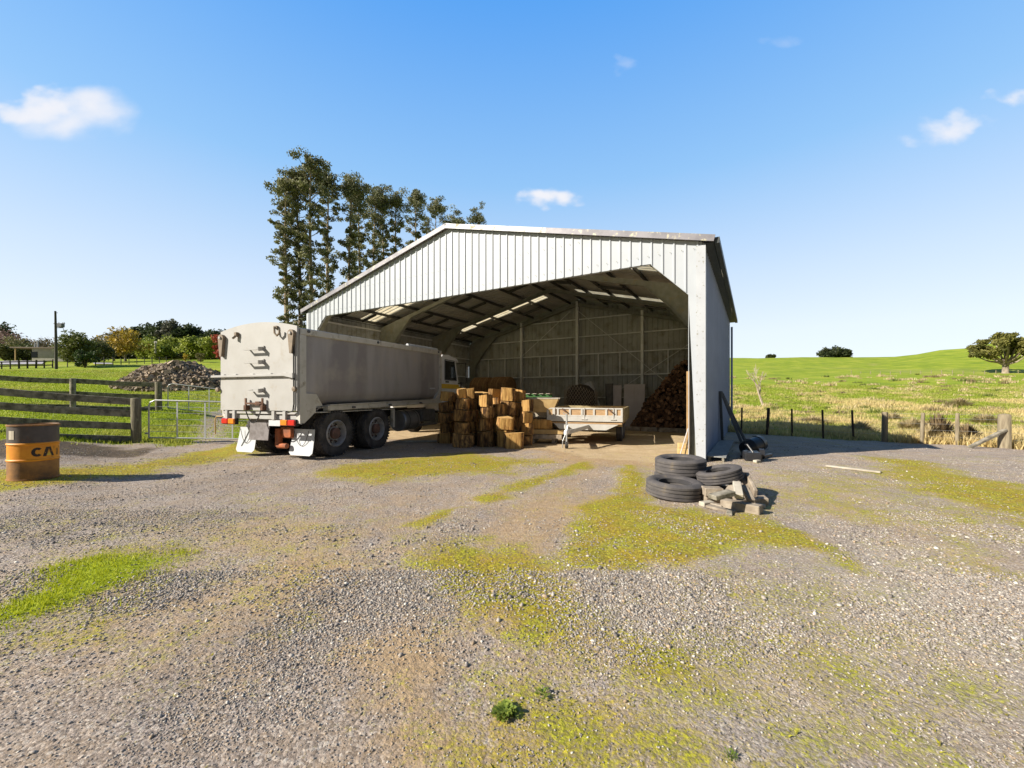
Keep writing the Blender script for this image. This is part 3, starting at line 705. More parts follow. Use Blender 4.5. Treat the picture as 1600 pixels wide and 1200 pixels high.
# ------------------------------------------------------------------ shed
def shed():
    root = thing('shed', 'white corrugated steel farm shed with a wide open gable front', 'shed', SHED_O, SHED_A)
    EH, RH, YR = 4.93, 6.72, W / 2
    def top(y): return EH + (RH - EH) * (1 - abs(y - YR) / YR)
    def rib(a0, a1, pitch=.25, ph=.06):
        pts = [(a0, 0.0)]
        a = a0 + ph
        while a + .07 < a1:
            pts += [(a, 0), (a + .014, .026), (a + .042, .026), (a + .056, 0)]; a += pitch
        pts.append((a1, 0.0)); return pts
    def clad(prof, zb, zt, place):
        mb = MB(); P = []
        for (a, o) in prof: P += [place(a, zb(a), o), place(a, zt(a), o)]
        mb.add(P, [(2 * i, 2 * i + 2, 2 * i + 3, 2 * i + 1) for i in range(len(prof) - 1)]); return mb
    def zopen(y):
        q = min(y, W - y)
        if q < .28: return -.05
        if q < 1.12: return 3.77 + (4.6 - 3.77) * (q - .28) / .84
        return 4.6
    prof = rib(0, W)
    extra = [.2801, 1.12, W - .2801, W - 1.12, YR]
    ys = sorted(prof + [(e, 0.0) for e in extra if min(abs(e - p[0]) for p in prof) > .02])
    # legs end exactly at .54: split there
    def front(seg): return clad(seg, zopen, lambda a: top(a) - .02, lambda a, z, o: (-.03 - o, a, z))
    g = MB()
    for seg in ([p for p in ys if p[0] <= .28] + [(.28, 0)], [(.2801, 0)] + [p for p in ys if .281 < p[0] < W - .281] + [(W - .2801, 0)], [(W - .28, 0)] + [p for p in ys if p[0] >= W - .28]):
        q = front(seg); g.add(q.v, q.f)
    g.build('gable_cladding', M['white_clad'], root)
    sc = MB()
    for zz in (4.78, 5.45, 6.15):
        a = .17
        while a < W:
            if zz < top(a) - .18: sc.lathe([(.012, .0), (.010, .006), (.0005, .007)], 6, rot('Y', R(-90)), (-.058, a, zz))
            a += .25
    for zz in (.4, 1.5, 2.6, 3.7): 
        for a in (.1, W - .1): sc.lathe([(.012, .0), (.010, .006), (.0005, .007)], 6, rot('Y', R(-90)), (-.073, a, zz))
    sc.build('cladding_screw', M['steel'], root)['kind'] = 'stuff'
    # inner lining of the front opening edge (thin steel angle)
    e = MB(); path = [(.28, -.02), (.28, 3.77), (1.12, 4.6), (W - 1.12, 4.6), (W - .28, 3.77), (W - .28, -.02)]
    for (a, b) in zip(path[:-1], path[1:]): e.bar((.02, a[0], a[1]), (.02, b[0], b[1]), .012, .06, up=(1, 0, 0))
    e.build('opening_trim', M['white_clad'], root)
    # side and back walls
    clad(rib(0, L), lambda a: -.05, lambda a: EH + .03, lambda a, z, o: (a, -.03 - o, z)).build('side_wall', M['shaded_side_clad'], root)
    clad(rib(0, L), lambda a: -.05, lambda a: EH + .03, lambda a, z, o: (a, W + .03 + o, z)).build('side_wall', M['in_clad'], root)
    pb = sorted(rib(0, W) + [(YR, 0.0)])
    clad(pb, lambda a: -.05, lambda a: top(a) + .04, lambda a, z, o: (L + .03 + o, a, z)).build('back_wall', M['in_clad'], root)
    # roof slopes; sheets split at the skylight strips
    OV = .26; sl = (RH - EH) / YR
    for sgn in (-1, 1):
        def place(v, t, o):      # t: distance down the slope 0..1
            y = YR + sgn * (YR + OV) * t
            return (v, y, RH + .06 - sl * (YR + OV) * t + o)
        main = MB(); strips = []
        cuts = [(-.12, 2.5, 0), (2.5, 3.38, 1), (3.38, 8.15, 0), (8.15, 9.05, 1), (9.05, L + .12, 0)]
        for (a0, a1, sk) in cuts:
            pr = rib(a0, a1, .25, .05)
            if not sk:
                main.add([place(a, t, o) for a, o in pr for t in (0, 1)], [(2 * i, 2 * i + 2, 2 * i + 3, 2 * i + 1) for i in range(len(pr) - 1)])
            else:
                ts = (0, .12, 1)
                main.add([place(a, t, o) for a, o in pr for t in ts[:2]], [(2 * i, 2 * i + 2, 2 * i + 3, 2 * i + 1) for i in range(len(pr) - 1)])
                q = MB(); q.add([place(a, t, o) for a, o in pr for t in ts[1:]], [(2 * i, 2 * i + 2, 2 * i + 3, 2 * i + 1) for i in range(len(pr) - 1)]); strips.append(q)
        rf = main.build('roof', M['roof'], root)
        for q in strips: q.build('skylight', M['skylight'], rf)
        # barge capping along the front and back rake
        for vx in (-.16, L + .14):
            for t0, t1, mm in (((0, 1, 'zinc'),) if sgn > 0 else ((0, .46, 'cap'), (.4603, 1, 'zinc'))):
              b = MB(); p0 = place(vx, t0, 0); p1 = place(vx, t1, 0); yy0 = p0[1] + sgn * (.01 if t0 == 0 else 0)
              b.bar((vx, yy0, p0[2] - .025), (vx, p1[1], p1[2] - .025), .035, .14, up=(0, 0, 1))
              b.bar((vx + (.06 if vx < 1 else -.06), yy0, p0[2] + .045), (vx + (.06 if vx < 1 else -.06), p1[1], p1[2] + .045), .13, .012)
              b.build('barge_capping', M[mm], root)
        # eave gutter and dark fascia
        p = place(0, 1, 0)
        b = MB(); b.box((L / 2, p[1] + sgn * .045, p[2] - .06), (L + .22, .10, .13))
        b.box((L / 2, p[1] - sgn * .13, p[2] - .09), (L + .18, .22, .02)); b.build('gutter', M['dark_trim'], root)
    r = MB(); r.prism([(-.22, -.03), (0, .03), (.22, -.03), (0, .012)], lambda a, b, t: (t, YR + a, RH + .10 + b), -.15, L + .15); r.build('ridge_cap', M['cap'], root)
    # corner flashing, front right, with lichen
    c = MB(); c.box((-.065, .022, EH / 2 - .06), (.012, .196, EH - .1)); c.box((.03, -.068, EH / 2 - .06), (.14, .012, EH - .1))
    c.build('corner_flashing', M['cap2'], root)
    c = MB(); c.box((-.065, W - .05, EH / 2 - .06), (.012, .14, EH - .1)); c.build('corner_flashing', M['cap2'], root)
    d = MB(); d.tube([(L - .1, -.13, 4.6), (L - .1, -.13, .05)], .045, 10); d.build('downpipe', M['shaded_side_clad'], root)
    # portal frames
    for v in (.14, 3.67, 7.33, L - .2):
        th = .16
        po = []
        half = [(.03, 0), (.03, top(0) - .20), ]
        def fr(side):
            f = (lambda y: y) if side else (lambda y: W - y)
            if v < 1: pts = [(f(.05), 0), (f(.05), top(.05) - .2), (f(YR), RH - .2), (f(YR), RH - .52), (f(2.1), 4.78), (f(1.2), 4.66), (f(.26), 3.8), (f(.26), 0)]
            else: pts = [(f(.05), 0), (f(.05), top(.05) - .2), (f(YR), RH - .2), (f(YR), RH - .36), (f(2.1), top(2.1) - .38), (f(1.3), top(1.3) - .95), (f(.5), 3.3), (f(.42), 0)]
            return pts
        mb = MB()
        for side in (0, 1):
            pts = fr(side)
            # split in convex pieces: column+haunch, rafter
            colp = [pts[0], pts[1], (pts[4][0], top(min(pts[4][0], W - pts[4][0])) - .2), pts[4], pts[5], pts[6], pts[7]]
            raf = [(pts[4][0], top(min(pts[4][0], W - pts[4][0])) - .2), pts[2], pts[3], pts[4]]
            for pl in (colp, raf):
                mb.prism(pl, lambda a, b, t: (t, a, b), v - .015, v + .015)
            # flanges along the inner edge
            inner = [pts[7], pts[6], pts[5], pts[4], pts[3]]
            for (a, b) in zip(inner[:-1], inner[1:]): mb.bar((v, a[0], a[1]), (v, b[0], b[1]), .018, th, up=(1, 0, 0))
        mb.build('portal_frame', M['steel'], root)
    # purlins and bridging
    for sgn in (-1, 1):
        As = [.45, 1.6, 2.75, 3.9, 5.05, 6.2, 7.15]
        for a in As:
            y = YR + sgn * a; z = top(y) + .06 - .085
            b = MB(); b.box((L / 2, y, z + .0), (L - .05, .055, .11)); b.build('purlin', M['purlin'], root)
        for bi, (v0, v1) in enumerate(((.14, 3.67), (3.67, 7.33), (7.33, L - .2))):
            for i, (a0, a1) in enumerate(zip(As[:-1], As[1:])):
                if i % 2 == (bi % 2) or (sgn < 0 and i > 3): continue
                for f in (.36, .68):
                    v = v0 + (v1 - v0) * f
                    y0 = YR + sgn * (a0 + .03); y1 = YR + sgn * (a1 - .03)
                    b = MB(); b.bar((v, y0, top(y0) - .07), (v, y1, top(y1) - .07), .05, .12); b.build('roof_bridging', M['purlin'], root)
    # back wall framing
    MU = [3.8, YR, W - 3.8]
    for y in MU:
        b = MB(); b.box((L - .16, y, (top(y) - .1) / 2), (.17, .13, top(y) - .1)); b.build('wall_column', M['girt'], root)
    ed = [.2] + MU + [W - .2]
    for z in (.35, 1.42, 2.58, 3.75, 4.7, 5.65):
        for y0, y1 in zip(ed[:-1], ed[1:]):
            lo, hi = y0 + .066, y1 - .066
            if z > EH - .3:      # clip to the rake
                run = (z + .25 - EH) / ((RH - EH) / YR)
                lo = max(lo, run); hi = min(hi, W - run)
                if hi - lo < .4: continue
            b = MB(); b.box((L - .045, (lo + hi) / 2, z), (.10, hi - lo, .055)); b.build('girt', M['girt'], root)
    for y0, y1 in zip(ed[:-1], ed[1:]):
        for f in (1 / 3, 2 / 3):
            b = MB(); y = y0 + (y1 - y0) * f; b.box((L - .05, y, 3.165), (.07, .05, 1.11)); b.build('girt_strut', M['girt'], root)
    for (y0, z0, y1, z1) in ((7.25, 6.15, 2.7, 2.2), (7.6, 6.1, 10.6, 3.8), (1.6, 3.95, 5.4, 1.5)):
        b = MB(); b.tube([(L - .28, y0, z0), (L - .28, y1, z1)], .016, 6); b.build('brace_rod', M['girt'], root)
    # left wall girts
    for z in (.5, 1.6, 2.7, 3.8, 4.6):
        b = MB(); b.box((L / 2, W - .035, z), (L - .3, .09, .06)); b.build('girt', M['girt'], root)
    for z in (.5, 1.6, 2.7, 3.8):
        b = MB(); b.box((L / 2 + .1, .035, z), (L - .5, .09, .06)); b.build('girt', M['girt'], root)
    # lintel braces just behind the gable sheet
    return root
M['cap2'] = nmat('lichen_flashing', (.44, .465, .495), (.40, .42, .45), 3, .5, 0, .05, 8, stain=(.20, .19, .12), sscale=16, slo=.6, shi=.66)
shed()

# ------------------------------------------------------------------ wheels and tyres
def tyre_prof(r, ri, w):
    """closed profile around the wheel axis (radius, across)"""
    h = w / 2
    return [(ri, -h * .72), (ri + .02, -h * .85), ((r + ri) / 2, -h), (r - .05, -h * .97), (r - .015, -h * .84),
            (r, -h * .74), (r, -h * .5), (r - .014, -h * .47), (r - .014, -h * .41), (r, -h * .38), (r, -h * .1), (r - .014, -h * .07), (r - .014, h * .07), (r, h * .1),
            (r, h * .38), (r - .014, h * .41), (r - .014, h * .47), (r, h * .5), (r, h * .74), (r - .015, h * .84), (r - .05, h * .97), ((r + ri) / 2, h), (ri + .02, h * .85), (ri, h * .72)]
AX = rot('X', R(90))       # z axis of a lathe -> -y
def truck_wheel(parent, x, y, z, r, w, side=1, dual=True, name='wheel'):
    """y: outer face position, side +1: outside is -y"""
    wl = bpy.data.objects.new(name, None); COL.objects.link(wl); wl.parent = parent; wl.location = (x, y, z)
    t = MB(); n = 64
    for k in range(2 if dual else 1):
        cy = side * (w / 2 + .02 + k * (w + .05))
        t.lathe(tyre_prof(r, r * .56, w), n, AX, (0, cy, 0), closed=True)
        # shoulder lugs
        for j in range(40):
            a = 2 * PI * j / 40
            for e in (-1, 1):
                t.box((math.cos(a) * (r - .022), cy + e * w * .43, math.sin(a) * (r - .022)), (.05, .055, .05), rot('Y', -a), bev=.008)
    t.build('tyre', M['rubber'], wl, smooth=True)
    q = MB(); ri = r * .575
    o = side
    q.lathe([(ri, .03 * o), (ri - .02, .02 * o), (ri - .035, .05 * o), (ri * .80, .13 * o), (ri * .74, .17 * o), (ri * .55, .175 * o), (ri * .5, .12 * o), (ri * .30, .11 * o), (0.001, .11 * o)], 40, rot('X', R(-90)), (0, 0, 0))
    q.lathe([(ri, .03 * o), (ri + .015, .05 * o), (ri, .3 * o)], 40, rot('X', R(-90)))
    q.build('rim', M['rim'], wl, smooth=True)
    h = MB()
    h.lathe([(ri * .44, .115 * o), (ri * .43, .05 * o), (ri * .34, .02 * o), (0.001, .015 * o)], 24, rot('X', R(-90)))
    for j in range(10):
        a = 2 * PI * j / 10
        h.lathe([(.016, .17 * o), (.016, .12 * o), (.0005, .12 * o)], 6, rot('X', R(-90)), (math.cos(a) * ri * .58, 0, math.sin(a) * ri * .58))
    h.build('hub', M['hub_rust'], wl, smooth=True)
    k = MB()
    for j in range(8):
        a = 2 * PI * (j + .5) / 8
        k.lathe([(.034, .142 * o), (.03, .136 * o), (.0005, .136 * o)], 12, rot('X', R(-90)), (math.cos(a) * ri * .74, .0, math.sin(a) * ri * .74))
    k.build('rim_hole', M['black'], wl)
    return wl

# ------------------------------------------------------------------ tipper truck
def truck():
    TA = R(70)
    root = thing('tipper_truck', 'grey sided tipper truck with cream tailgate backed half out of the shed', 'truck', (-4.64, 9.0, 0), TA)
    SH = .022
    BL, WD = 6.15, 2.45
    zt, zb = 2.97, 1.08
    def b_(mb, name, m, p, smooth=False): return mb.shear(SH).build(name, m, p, smooth)
    # tub: side panels with a rounded lower edge
    def side(y0, sg):
        prof = [(0, 2.84), (.012, 2.6), (.012, 1.62), (.02, 1.48), (.07, 1.36), (.16, 1.28), (.30, 1.24)]
        mb = MB(); xs = [.16, 1.2, 2.3, 3.4, 4.5, 5.4, 6.04]
        vs = [(x, y0 + sg * (a + .035), z) for x in xs for a, z in prof]
        m = len(prof)
        fs = [(i * m + j, (i + 1) * m + j, (i + 1) * m + j + 1, i * m + j + 1) for i in range(len(xs) - 1) for j in range(m - 1)]
        mb.add(vs, fs)
        return mb
    body = b_(side(0, 1), 'side_panel', M['side_alloy'], root, True)
    b_(side(WD, -1), 'side_panel', M['side_alloy'], root, True)
    fl = MB(); fl.box((BL / 2, WD / 2, 1.2), (BL - .3, WD - .6, .06)); fl.box((BL - .08, WD / 2, 2.1), (.06, WD - .12, 1.75)); b_(fl, 'tub_floor', M['rail_grey'], root)
    tp = MB(); tp.box((BL / 2, WD / 2, 2.9), (BL - .2, WD - .2, .03)); b_(tp, 'load_cover', M['black'], root)
    for y in (0.06, WD - .06):
        r = MB(); r.box((BL / 2 + .0, y, zt - .075), (BL, .13, .15), bev=.015); b_(r, 'top_rail', M['rail_grey'], root)
        s = 1 if y < 1 else -1
        r = MB(); r.box((BL / 2 + .4, y + s * .05, 1.16), (BL - .84, .18, .13), bev=.012)
        r.box((BL / 2 + .4, y + s * .0, 1.236), (BL - .9, .12, .02))
        b_(r, 'bottom_rail', M['rail_grey'], root)
        # rear corner post with the tapering skirt, front post
        r = MB()
        r.prism([(-.02, .86), (.10, .86), (.42, 1.095), (.42, 1.22), (.62, 1.23), (.44, 1.5), (.15, 1.52), (.15, 2.82), (-.02, 2.82)], lambda a, b, t: (a, t, b), y - .058, y + .05)
        b_(r, 'rear_post', M['rail_grey'], root)
        r = MB(); r.prism([(BL - .12, 1.095), (BL, 1.095), (BL, 2.82), (BL - .12, 2.82)], lambda a, b, t: (a, t, b), y - .055, y + .05)
        r.prism([(BL - .12, 1.23), (BL - .12, 1.6), (BL - .45, 1.23)], lambda a, b, t: (a, t, b), y - .05, y + .05)
        b_(r, 'front_post', M['rail_grey'], root)
    bolts = MB()
    for x in (.2, 2.6, 5.9): bolts.lathe([(.035, 0), (.035, .03), (.001, .035)], 12, rot('X', R(90)), (x, -.004, zt - .06))
    for x in (1.6, 3.1, 4.7): bolts.box((x, -.05, 1.15), (.1, .05, .05), bev=.01)
    b_(bolts, 'rail_fitting', M['blue_steel'], root)
    r = MB(); r.box((5.55, .028, 1.62), (.34, .012, .05)); b_(r, 'maker_badge', M['plate'], root)
    # rolled white tarpaulin seen over the far rail
    r = MB(); r.tube([(4.3, .2, zt + .045), (6.15, .2, zt + .045)], .05, 10); b_(r, 'rolled_tarp', M['flap'], root, True)
    # ---- tailgate
    n = 16; arch = []
    for i in range(n + 1):
        t = i / n; y = .03 + (WD - .06) * t
        arch.append((y, 3.0 + .15 * (1 - abs(2 * t - 1) ** 2) - .01 * t))
    pl = [(.03, 1.14)] + [(a, b) for a, b in arch] + [(WD - .03, 1.14)]
    tg = MB(); tg.prism(pl, lambda a, b, t: (t, a, b), -.075, -.025)
    tail = tg.build('tailgate', M['body_paint'], root)
    def sub(mb, name, m, smooth=True): return mb.build(name, m, tail, smooth)
    # folding rungs: flat bar loops standing off the gate
    for z, k in ((2.52, 1), (2.22, 1), (1.58, .8)):
        y0, y1 = 1.02, 1.02 + .44 * k
        q = MB(); q.bar((-.20, y0, z), (-.20, y1, z), .045, .03); q.bar((-.075, y0, z + .02), (-.22, y0, z), .09, .025, (0, 1, 0)); q.bar((-.075, y1, z + .02), (-.22, y1, z), .03, .03)
        q.prism([(y0 - .03, z - .04), (y0 + .14, z + .07), (y0 - .03, z + .085)], lambda a, b, t: (t, a, b), -.105, -.076)
        sub(q, 'rung', M['body_paint'], False)
    # locking bar across the middle
    q = MB(); q.bar((-.12, .1, 1.93), (-.12, WD + .22, 1.93), .05, .055, bev=.008)
    for y in (.35, .8, 1.35, 1.9, 2.3): q.box((-.095, y, 1.93), (.05, .12, .1), bev=.01)
    q.prism([(.08, 1.97), (.42, 1.97), (.3, 1.9), (.08, 1.86)], lambda a, b, t: (t, a, b), -.15, -.078)
    sub(q, 'locking_bar', M['body_paint'], False)
    # top hinges: teardrop plates
    for y in (.14, WD - .12):
        q = MB(); pts = []
        for i in range(12):
            a = PI * i / 11; pts.append((y + .085 * math.cos(a), 2.84 + .08 * math.sin(a)))
        pts += [(y - .03, 2.4), (y + .03, 2.4)]
        q.prism(pts, lambda a, b, t: (t, a, b), -.15, -.076); sub(q, 'hinge', M['hinge'], False)
        q = MB(); q.lathe([(.035, 0), (.03, .03), (.001, .03)], 12, rot('Y', R(-90)), (-.15, y, 2.84)); sub(q, 'hinge_pin', M['body_paint'])
    # hooks near the top edge
    q = MB(); q.tube([(-.08, .62, 3.02), (-.14, .62, 2.98), (-.15, .6, 2.86), (-.15, .53, 2.8), (-.15, .46, 2.85), (-.15, .45, 2.93)], .022, 8); q.box((-.1, .62, 3.0), (.05, .1, .05)); sub(q, 'hook', M['hinge'])
    q = MB(); q.bar((-.08, 1.8, 2.93), (-.16, 1.9, 2.8), .07, .03); q.box((-.11, 1.84, 2.9), (.07, .08, .1), bev=.01); sub(q, 'hook', M['hinge'], False)
    # grain slide bracket at the bottom with its chain
    q = MB()
    for y in (.98, 1.5): q.bar((-.14, y, 1.16), (-.14, y, 1.42), .04, .03); q.box((-.12, y, 1.2), (.1, .09, .12), bev=.01)
    q.bar((-.14, 1.0, 1.3), (-.14, 1.48, 1.3), .05, .04); q.box((-.13, 1.12, 1.3), (.06, .12, .09)); sub(q, 'chute_bracket', M['rust'], False)
    def chain(p0, p1, sag, nl=22, r=.012):
        mb = MB(); pts = []
        for i in range(nl + 1):
            t = i / nl; p = Vector(p0).lerp(Vector(p1), t); p.z -= sag * (1 - (2 * t - 1) ** 2); pts.append(p)
        for i in range(nl):
            d = pts[i + 1] - pts[i]; m = (pts[i] + pts[i + 1]) / 2
            mb.bar(m - d * .62, m + d * .62, r * (2.0 if i % 2 else .9), r * (.9 if i % 2 else 2.0))
        return mb
    sub(chain((-.16, .98, 1.2), (-.16, 1.5, 1.2), .34), 'chain', M['black'], False)
    # hose down the right edge
    q = MB(); q.tube([(-.1, .16, 2.75), (-.1, .1, 2.68), (-.1, .09, 1.3), (-.1, .12, 1.14), (-.12, .25, 1.1)], .016, 8); sub(q, 'hose', M['black'])
    for y in (.075, WD + .03):
        q = MB(); q.lathe([(.001, -.04), (.05, -.03), (.06, 0), (.05, .03), (.001, .04)], 14, rot('Y', R(90)), (-.1, y, 1.62)); sub(q, 'buffer', M['hinge'])
    # ---- rear beam, lights, flaps
    rb = MB(); rb.box((.02, WD / 2, 1.09), (.12, WD - .1, .07), bev=.01); rb.box((.05, WD / 2, .985), (.1, WD - .2, .10), bev=.01)
    for y in (.42, .75, 2.0, 2.25): rb.box((-.03, y, 1.03), (.08, .1, .2), bev=.01)
    beam = rb.build('rear_beam', M['body_paint'], root)
    for y, order in ((.30, (0, 1)), (2.17, (1, 0))):
        q = MB(); q.box((-.02, y, .875), (.08, .46, .15), bev=.01); lt = q.build('tail_light', M['black'], root)
        for i, mm in enumerate(order):
            q = MB(); q.box((-.07, y - .11 + .22 * i, .875), (.05, .205, .125), bev=.015); q.build('lens', M['red_lens'] if mm == 0 else M['amber_lens'], lt)
    q = MB(); q.box((-.04, .73, .86), (.015, .34, .13)); q.build('number_plate', M['plate'], root)
    for y0, y1 in ((.02, .66), (1.84, 2.4)):
        q = MB(); n = 10; vs = []
        for i in range(n + 1):
            t = i / n; z = .70 - .60 * t; x = .40 - .05 * t - .05 * t * t
            wv = .05 * t
            c0, c1 = y0 - wv * .4, y1 + wv
            if i == n: c0 += .07; c1 -= .07
            vs += [(x, c0, z), (x, c1, z), (x + .012, c0, z), (x + .012, c1, z)]
        fs = []
        for i in range(n):
            a, b = i * 4, i * 4 + 4
            fs += [(a, a + 1, b + 1, b), (a + 2, b + 2, b + 3, a + 3), (a, b, b + 2, a + 2), (a + 1, a + 3, b + 3, b + 1)]
        q.add(vs, fs); fp = q.build('mudflap', M['flap'], root, True)
        chain((.33, y0 + .10, .66), (.33, y1 - .10, .66), .34, 20, .006).build('flap_chain', M['black'], fp)
    q = MB(); q.box((.10, 1.37, .70), (.02, .62, .52), rot('Y', R(6)), bev=.005); q.build('centre_flap', M['grey_flap'], root)
    q = MB(); q.box((.28, .98, .50), (.12, .14, .42), bev=.02); q.box((.34, .78, .62), (.1, .34, .26), bev=.02); q.tube([(.26, .98, .31), (.26, .7, .31)], .06, 10)
    q.build('tow_coupling', M['rust_orange'], root)
    q = MB(); q.tube([(-.02, 2.42, .98), (-.05, 2.6, .98), (-.06, 2.64, .9), (-.02, 2.68, .55)], .016, 8); q.build('grab_handle', M['sawn'], root, True)
    # chassis
    q = MB()
    for y in (.82, 1.63): q.box((4.3, y, .94), (8.2, .09, .24))
    for x in (.5, 1.9, 3.6, 5.2): q.box((x, WD / 2, .94), (.1, .8, .16))
    for x in (1.08, 2.7): q.tube([(x, .3, .56), (x, 2.15, .56)], .09, 10); q.lathe([(.001, -.2), (.2, -.12), (.24, 0), (.2, .12), (.001, .2)], 16, None, (x, WD / 2, .56))
    q.build('chassis', M['black'], root)
    # guards over the wheels
    q = MB(); q.box((1.9, .32, 1.085), (3.0, .55, .02)); q.box((3.42, .1, .82), (.10, .08, .56)); q.build('wheel_guard', M['rail_grey'], root)
    for x in (1.1, 2.62):
        truck_wheel(root, x, .0, .555, .56, .27, 1)
        truck_wheel(root, x, WD, .555, .56, .27, -1)
    for y, s in ((.08, 1), (WD - .08, -1)): truck_wheel(root, 7.75, y, .52, .52, .28, s, False)
    # fuel tank and tool box on the right side
    q = MB(); q.lathe([(.001, 0), (.30, 0), (.335, .03), (.335, .8), (.30, .83), (.001, .83)], 28, rot('Y', R(90)), (4.05, .40, .69)); ft = q.build('fuel_tank', M['tank'], root, True)
    q = MB()
    for x in (4.25, 4.7): q.lathe([(.342, 0), (.342, .05)], 28, rot('Y', R(90)), (x, .40, .69))
    q.build('tank_strap', M['blue_steel'], ft)
    q = MB(); q.box((5.5, .38, .82), (.9, .5, .42), bev=.04); q.box((5.5, .2, .5), (1.0, .2, .06), bev=.02); q.build('tool_box', M['blue_steel'], root)
    # ---- cab
    c0 = 6.32
    def cabprof(): return [(0, .95), (0, 2.86), (.10, 3.0), (.55, 3.04), (.95, 2.96), (1.10, 2.86), (1.36, 2.02), (1.36, .95)]
    q = MB(); q.prism([(c0 + a, b) for a, b in cabprof()], lambda a, b, t: (a, t, b), .12, WD - .12)
    cab = q.build('cab', M['cab_white'], root)
    q = MB(); q.prism([(c0 + 1.365, 1.99), (c0 + 1.9, 1.94), (c0 + 2.35, 1.76), (c0 + 2.55, 1.5), (c0 + 2.6, 1.1), (c0 + 2.6, .8), (c0 + 1.365, .8)], lambda a, b, t: (a, t, b), .28, WD - .28)
    q.build('bonnet', M['cab_white'], root)
    q = MB()
    for y in (.1, WD - .1 - .34): q.prism([(c0 + 1.0, 1.0), (c0 + 1.1, 1.22), (c0 + 1.5, 1.3), (c0 + 1.95, 1.2), (c0 + 2.2, .9), (c0 + 2.1, .9), (c0 + 1.9, 1.12), (c0 + 1.5, 1.2), (c0 + 1.15, 1.12)], lambda a, b, t: (a, t, b), y, y + .34)
    q.build('front_guard', M['cab_white'], root)
    for y, s in ((.12, -1), (WD - .12, 1)):
        def pn(poly, d0, d1): 
            mb = MB(); mb.prism([(c0 + a, b) for a, b in poly], lambda a, b, t: (a, t, b), y + s * d0, y + s * d1); return mb
        dr = pn([(.18, 1.0), (.18, 2.9), (1.02, 2.9), (1.24, 2.05), (1.24, 1.0)], -.02, .012).build('door', M['cab_white'], cab)
        pn([(.26, 2.1), (.26, 2.8), (.94, 2.8), (1.12, 2.1)], -.01, .02).build('side_window', M['glass'], cab)
        for (a, b) in (((.2, 2.05), (.2, 2.86)), ((.2, 2.86), (.98, 2.86)), ((.98, 2.86), (1.2, 2.06)), ((1.2, 2.05), (.2, 2.05))):
            pass
        fr = MB(); lp = [(.24, 2.08), (.24, 2.83), (.96, 2.83), (1.15, 2.08)]
        for (a, b) in zip(lp, lp[1:] + lp[:1]): fr.bar((c0 + a[0], y + s * .016, a[1]), (c0 + b[0], y + s * .016, b[1]), .03, .035, up=(0, 1, 0))
        fr.build('window_frame', M['blue_steel'], cab)
        pn([(.0, 1.76), (.0, 1.93), (1.355, 1.93), (1.355, 1.76)], -.005, .016).build('stripe', M['stripe'], cab)
        pn([(.3, 1.98), (.3, 2.04), (.52, 2.04), (.52, 1.98)], .0, .04).build('door_handle', M['blue_steel'], cab)
        q = MB(); q.tube([(c0 + 1.25, y, 2.75), (c0 + 1.45, y + s * .28, 2.78), (c0 + 1.45, y + s * .3, 2.0), (c0 + 1.3, y, 1.98)], .018, 8)
        q.tube([(c0 + 1.38, y + s * .1, 2.05), (c0 + 1.38, y + s * .1, 1.0)], .025, 8); mr = q.build('mirror_arm', M['black'], cab, True)
        q = MB(); q.box((c0 + 1.47, y + s * .34, 2.42), (.07, .2, .5), rot('Z', s * .25), bev=.03); q.build('mirror_shell', M['chrome'], mr)
        pn([(1.365, 1.74), (1.365, 1.91), (2.2, 1.80), (2.35, 1.68)], -.17, -.155).build('bonnet_stripe', M['stripe'], root)
    q = MB(); q.prism([(c0 + 1.13, 2.82), (c0 + 1.355, 2.08), (c0 + 1.375, 2.08), (c0 + 1.15, 2.82)], lambda a, b, t: (a, t, b), .3, WD - .3); q.build('windscreen', M['glass'], cab)
    q = MB(); q.prism([(c0 + .8, 2.99), (c0 + 1.25, 2.95), (c0 + 1.42, 2.82), (c0 + 1.38, 2.80), (c0 + 1.1, 2.9)], lambda a, b, t: (a, t, b), .14, WD - .14); q.build('sun_visor', M['cab_white'], cab)
    q = MB()
    for y in (.5, 1.0, 1.45, 1.95): q.box((c0 + .55, y, 3.09), (.12, .16, .07), bev=.025)
    q.build('roof_marker', M['amber_lens'], cab)
    return root
truck()

